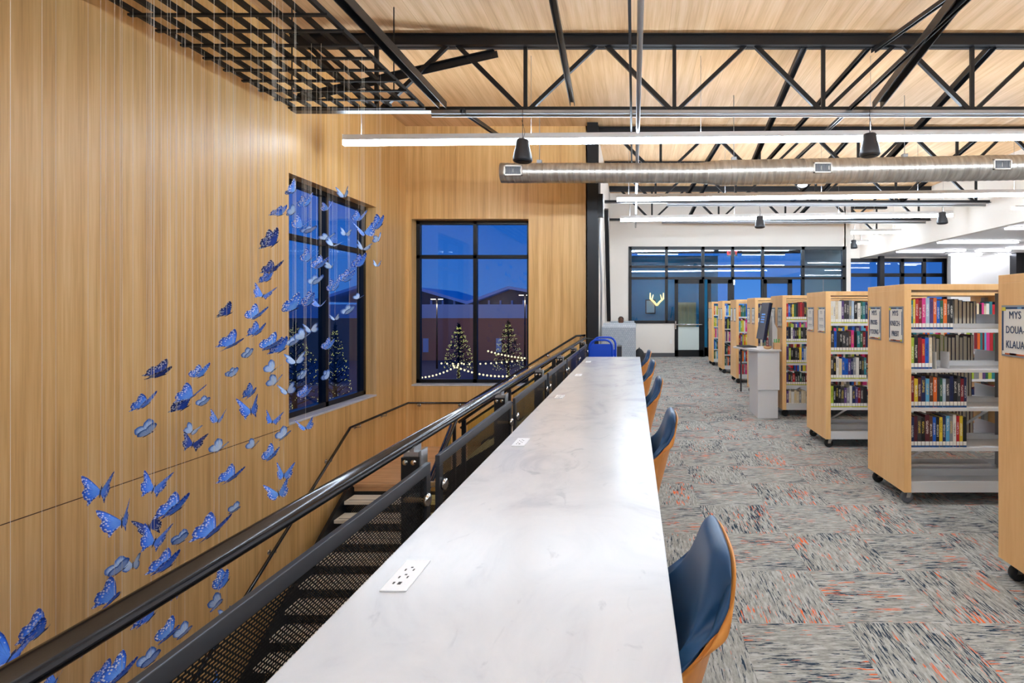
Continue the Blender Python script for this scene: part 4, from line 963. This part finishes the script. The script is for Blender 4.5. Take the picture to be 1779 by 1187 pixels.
# px, py, half-wing px, style, yaw, pitch, roll, fold-left, fold-right
BF="""512 333 17 A|598 341 18 B|535 356 18 A|571 363 13 A|488 374 17 C|510 371 15 B|525 394 18 A|537 404 18 B|627 382 16 A|661 393 20 C|633 405 19 A|601 407 13 B|569 416 16 B|579 427 17 B|659 417 13 B|631 433 17 B|478 424 24 D|539 451 17 A|558 464 19 A|577 464 15 B|629 461 19 C|655 462 11 B|476 471 20 D|467 487 16 C|550 493 18 B|605 488 18 A|585 501 17 A|457 514 20 C|623 519 11 B|541 527 19 A|556 532 18 A|512 538 24 A|607 544 17 B|582 555 12 B|398 546 18 D|448 551 21 A|450 579 18 C|405 601 23 C|434 618 15 B|473 604 23 A|491 609 22 C|540 574 15 B|528 588 18 B|509 600 16 B|573 605 15 A|514 629 21 B|475 644 18 B|406 653 15 B|529 655 14 B|571 656 14 B|480 665 18 B|499 681 18 B|532 688 16 A|439 685 16 C|436 714 24 C|379 731 18 A|473 733 18 C|531 744 17 A|495 759 18 B|383 781 20 B|441 776 14 B|280 653 24 D|350 654 20 A|255 704 23 C|334 690 25 C|322 709 22 D|355 703 15 B|259 754 24 B|334 750 16 B|335 772 20 D|405 832 23 C|175 854 30 C|267 849 27 C|475 794 19 A|493 826 20 A|484 858 22 A|409 888 15 B|307 888 30 C|212 907 32 C|259 916 22 D|268 942 28 C|316 942 20 B|372 927 33 C|209 993 26 B|231 982 20 B|291 987 28 C|394 1012 22 A|381 1051 20 B|394 1070 16 B|199 1041 30 C|263 1073 27 C|296 1105 26 A|321 1103 20 B|262 1153 24 B|212 1176 32 A|184 1180 24 C|153 1129 18 C|73 1100 32 C|18 1143 42 C|97 1184 18 C|305 1034 12 C|380 1183 14 A"""
br=random.Random(31); items=[]
for t in BF.split('|'):
    a=t.split(); items.append((float(a[0]),float(a[1]),float(a[2]),a[3]))
def zone(px,py):
    if px>615: return 'right of the left window'
    if px>500 and py<500: return 'before top of left window'
    if px>500 and py<720: return 'before bottom of left window'
    if px>430 and py<720: return 'just beside the left window'
    if px>430: return 'below the left window sill'
    if py<800: return 'halfway up the wood wall'
    if px>350 : return 'low wall near mesh panel'
    if py<960: return 'low wall above the handrail'
    return 'bottom left by the handrail'
desc={'A':'spotted blue','B':'pale blue','C':'bright blue','D':'dark navy'}
cnt={}; order=sorted(range(len(items)),key=lambda i:items[i][1]); lab={}
for i in order:
    px,py,_,k_=items[i]; z=(zone(px,py),k_); cnt[z]=cnt.get(z,0)+1; lab[i]=(z,cnt[z])
for i,(px,py,hw,k_) in enumerate(items):
    off=CX-px; y0=2.72*F/off; y1=min(4.25*F/off,6.5); size=.105
    Y=size*F/hw; Y=min(max(Y,y0+.05),y1)
    p=P(px,py,Y); sc_=hw*Y/F*1.12
    (zn,_),n=lab[i]; tot=cnt[(zn,k_)]
    o=bpy.data.objects.new('butterfly',bodym); C.objects.link(o); o.location=p
    yaw=R(br.choice([-1,-1,1])*br.uniform(12,48)); pitch=R(br.uniform(18,52)); roll=R(br.uniform(-16,16))
    o.rotation_euler=Euler((pitch,roll,yaw),'YXZ') if False else (pitch,roll,yaw); o.scale=(sc_,sc_,sc_)
    tag(o,('%s butterfly, %s from top of its colour, %s'%(desc[k_],ORD[n-1],zn)) if tot>1 else ('%s butterfly, only one of its colour, %s'%(desc[k_],zn)),'butterfly','blue hanging butterflies')
    fl,fr2=R(br.uniform(28,58)),R(br.uniform(28,62))
    for s_,f2,me in ((-1,fl,WM[k_][0]),(1,fr2,WM[k_][1])):
        w_=bpy.data.objects.new('wing',me); C.objects.link(w_); w_.parent=o; w_.rotation_euler=(0,-s_*f2,0)
    th=MB().tube([p,(p.x,p.y,GZ)],.0010,4,0,False).build('thread',M['thread'],None,0,False)
    th.parent=o; th.matrix_parent_inverse=(Matrix.Translation(o.location)@o.rotation_euler.to_matrix().to_4x4()@Matrix.Diagonal((sc_,sc_,sc_,1))).inverted()

# ------------------------------------------------------------------ outside
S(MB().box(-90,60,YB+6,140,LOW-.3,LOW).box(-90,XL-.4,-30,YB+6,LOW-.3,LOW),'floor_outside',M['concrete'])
ob=empty('neighbour_building',(-22,60,LOW),'brown brick hall with butterfly roof and clerestory across the street','building')
brick=mat('brick_dusk',(190,128,100),.9); band=mat('parapet_metal',(190,205,225),.6)
W(MB().box(-60,8,58,74,LOW,P(0,553,58).z),'wall',brick,ob); W(MB().box(-60,8,57.9,74,P(0,553,58).z,P(0,529,58).z),'parapet',band,ob)
zz=lambda y:P(0,y,62).z; xx=lambda x:P(x,0,62).x
W(MB().prism([(xx(560),zz(520)),(xx(640),zz(494)),(xx(735),zz(500)),(xx(818),zz(524)),(xx(888),zz(498)),(xx(935),zz(506)),(xx(1000),zz(525)),(xx(1000),zz(530)),(xx(935),zz(511)),(xx(888),zz(503)),(xx(818),zz(529)),(xx(735),zz(505)),(xx(640),zz(499)),(xx(560),zz(525))],'y',60.5,74),'roof',mat('roof_metal',(215,225,238),.5),ob)
W(MB().prism([(xx(640),zz(532)),(xx(640),zz(499)),(xx(735),zz(505)),(xx(818),zz(528)),(xx(888),zz(503)),(xx(935),zz(511)),(xx(985),zz(527)),(xx(985),zz(532))],'y',62,62.3),'clerestory',mat('clere_glass',(58,66,84),.3),ob)
for x in range(750,980,20): W(MB().box(xx(x)-.1,xx(x)+.1,61.8,62,zz(532),zz(522)),'mullion',band,ob)
for x in (735,862): W(MB().box(P(x,0,57.9).x,P(x+9,0,57.9).x,57.85,58,P(0,612,58).z,P(0,588,58).z),'window',band,ob)
for px_,py_,lb_ in ((759,519,'lit street lamp outside the far window, left of the hall'),(912,512,'lit street lamp outside the far window, before the right gable')):
    q=P(px_,py_,50); o=empty('street_lamp',(q.x,50,LOW),lb_,'street lamp')
    MB().tube([(0,0,0),(0,0,q.z-LOW)],[.1,.05],10).bar((-.5,0,q.z-LOW),(.5,0,q.z-LOW),.06).build('pole',M['black'],o)
    MB().box(-.55,-.15,-.1,.1,q.z-LOW-.09,q.z-LOW-.03).box(.15,.55,-.1,.1,q.z-LOW-.09,q.z-LOW-.03).build('lamp_head',emit('street_lamp_glow',(255,220,180),5),o)
    ld=bpy.data.lights.new('street_lamp_light','POINT'); ld.energy=320; ld.color=(1,.62,.36); ld.shadow_soft_size=.3
    lo2=bpy.data.objects.new('bulb',ld); C.objects.link(lo2); lo2.parent=o; lo2.location=(0,0,q.z-LOW-.5)
tr=random.Random(5)
def tree(px,top,bot,Y,halfw,label,nb=260,base=None):
    X=P(px,0,Y).x; zt=P(0,top,Y).z; zb=P(0,bot,Y).z; o=empty('lit_tree',(X,Y,LOW),label,'tree','trees wrapped in fairy lights')
    hw=halfw*Y/F; t=MB().tube([(0,0,0),(0,0,zb-LOW),(0,0,zt-LOW-.2)],[.12,.09,.02],8)
    for q in range(40):
        f=q/40; z=zb-LOW+(zt-zb)*f; r=hw*(1-f**1.6)*.9; a=q*2.4; t.tube([(0,0,z-.1),(r*math.cos(a),r*math.sin(a),z+.25)],[.03,.008],5)
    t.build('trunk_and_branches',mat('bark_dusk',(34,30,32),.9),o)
    fo=MB()
    for q in range(420):
        f=tr.random(); z=zb-LOW+(zt-zb)*f; r=hw*(1-f**1.8)*tr.random()**.5*.95; a=tr.random()*6.28
        c_=Vector((r*math.cos(a),r*math.sin(a),z)); d=Vector((tr.uniform(-1,1),tr.uniform(-1,1),tr.uniform(-1,1)))*.11*Y/30; e=Vector((tr.uniform(-1,1),tr.uniform(-1,1),tr.uniform(-1,1)))*.11*Y/30
        fo.add([c_,c_+d,c_+e],[(0,1,2)])
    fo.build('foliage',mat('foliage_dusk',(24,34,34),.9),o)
    l=MB(); rad=.0011*Y*.72
    turns=10
    for q in range(nb):
        f=(q+tr.uniform(-1,1))/nb; f=max(0,min(.99,f)); z=zb-LOW+(zt-zb)*(int(f*turns)/turns+tr.uniform(-.03,.03)); r=hw*max(.15,(1-f**2)); a=tr.random()*6.28
        l.sphere((r*math.cos(a),r*math.sin(a),z),rad,5)
    for q in range(26): l.sphere((tr.uniform(-.15,.15),-.12,zb-LOW-q*.06*Y/38),rad,5)
    lo_=l.build('fairy_lights',M['fairy'],o,0,False); lo_['kind']='stuff'
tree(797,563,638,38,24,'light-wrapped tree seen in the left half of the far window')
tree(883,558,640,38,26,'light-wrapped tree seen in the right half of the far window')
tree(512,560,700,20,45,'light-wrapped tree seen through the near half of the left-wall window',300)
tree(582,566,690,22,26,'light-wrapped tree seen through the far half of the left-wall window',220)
def garland(a,b,sag,n,label):
    o=empty('string_lights',a,label,'string lights','festoon strings outside'); a=Vector(a); b=Vector(b); pts=[a.lerp(b,t/20)+Vector((0,0,-sag*4*(t/20)*(1-t/20))) for t in range(21)]
    W(MB().tube(pts,.012,4),'wire',M['rubber'],o); l=MB()
    for i in range(n):
        t=(i+.5)/n; l.sphere(a.lerp(b,t)+Vector((0,0,-sag*4*t*(1-t)-.05)),.065,8)
    u=W(l,'bulbs',M['bulb'],o)
garland(P(762,630,34),P(912,624,36),.15,16,'upper festoon string of round bulbs outside the far window')
garland(P(845,608,33),P(925,622,35),.1,14,'short festoon string before the right lit tree')
garland(P(730,655,33),P(805,628,33),.2,12,'left drooping festoon string outside the far window')
garland(P(785,633,31),P(905,650,29),.3,18,'lower festoon string of round bulbs outside the far window')
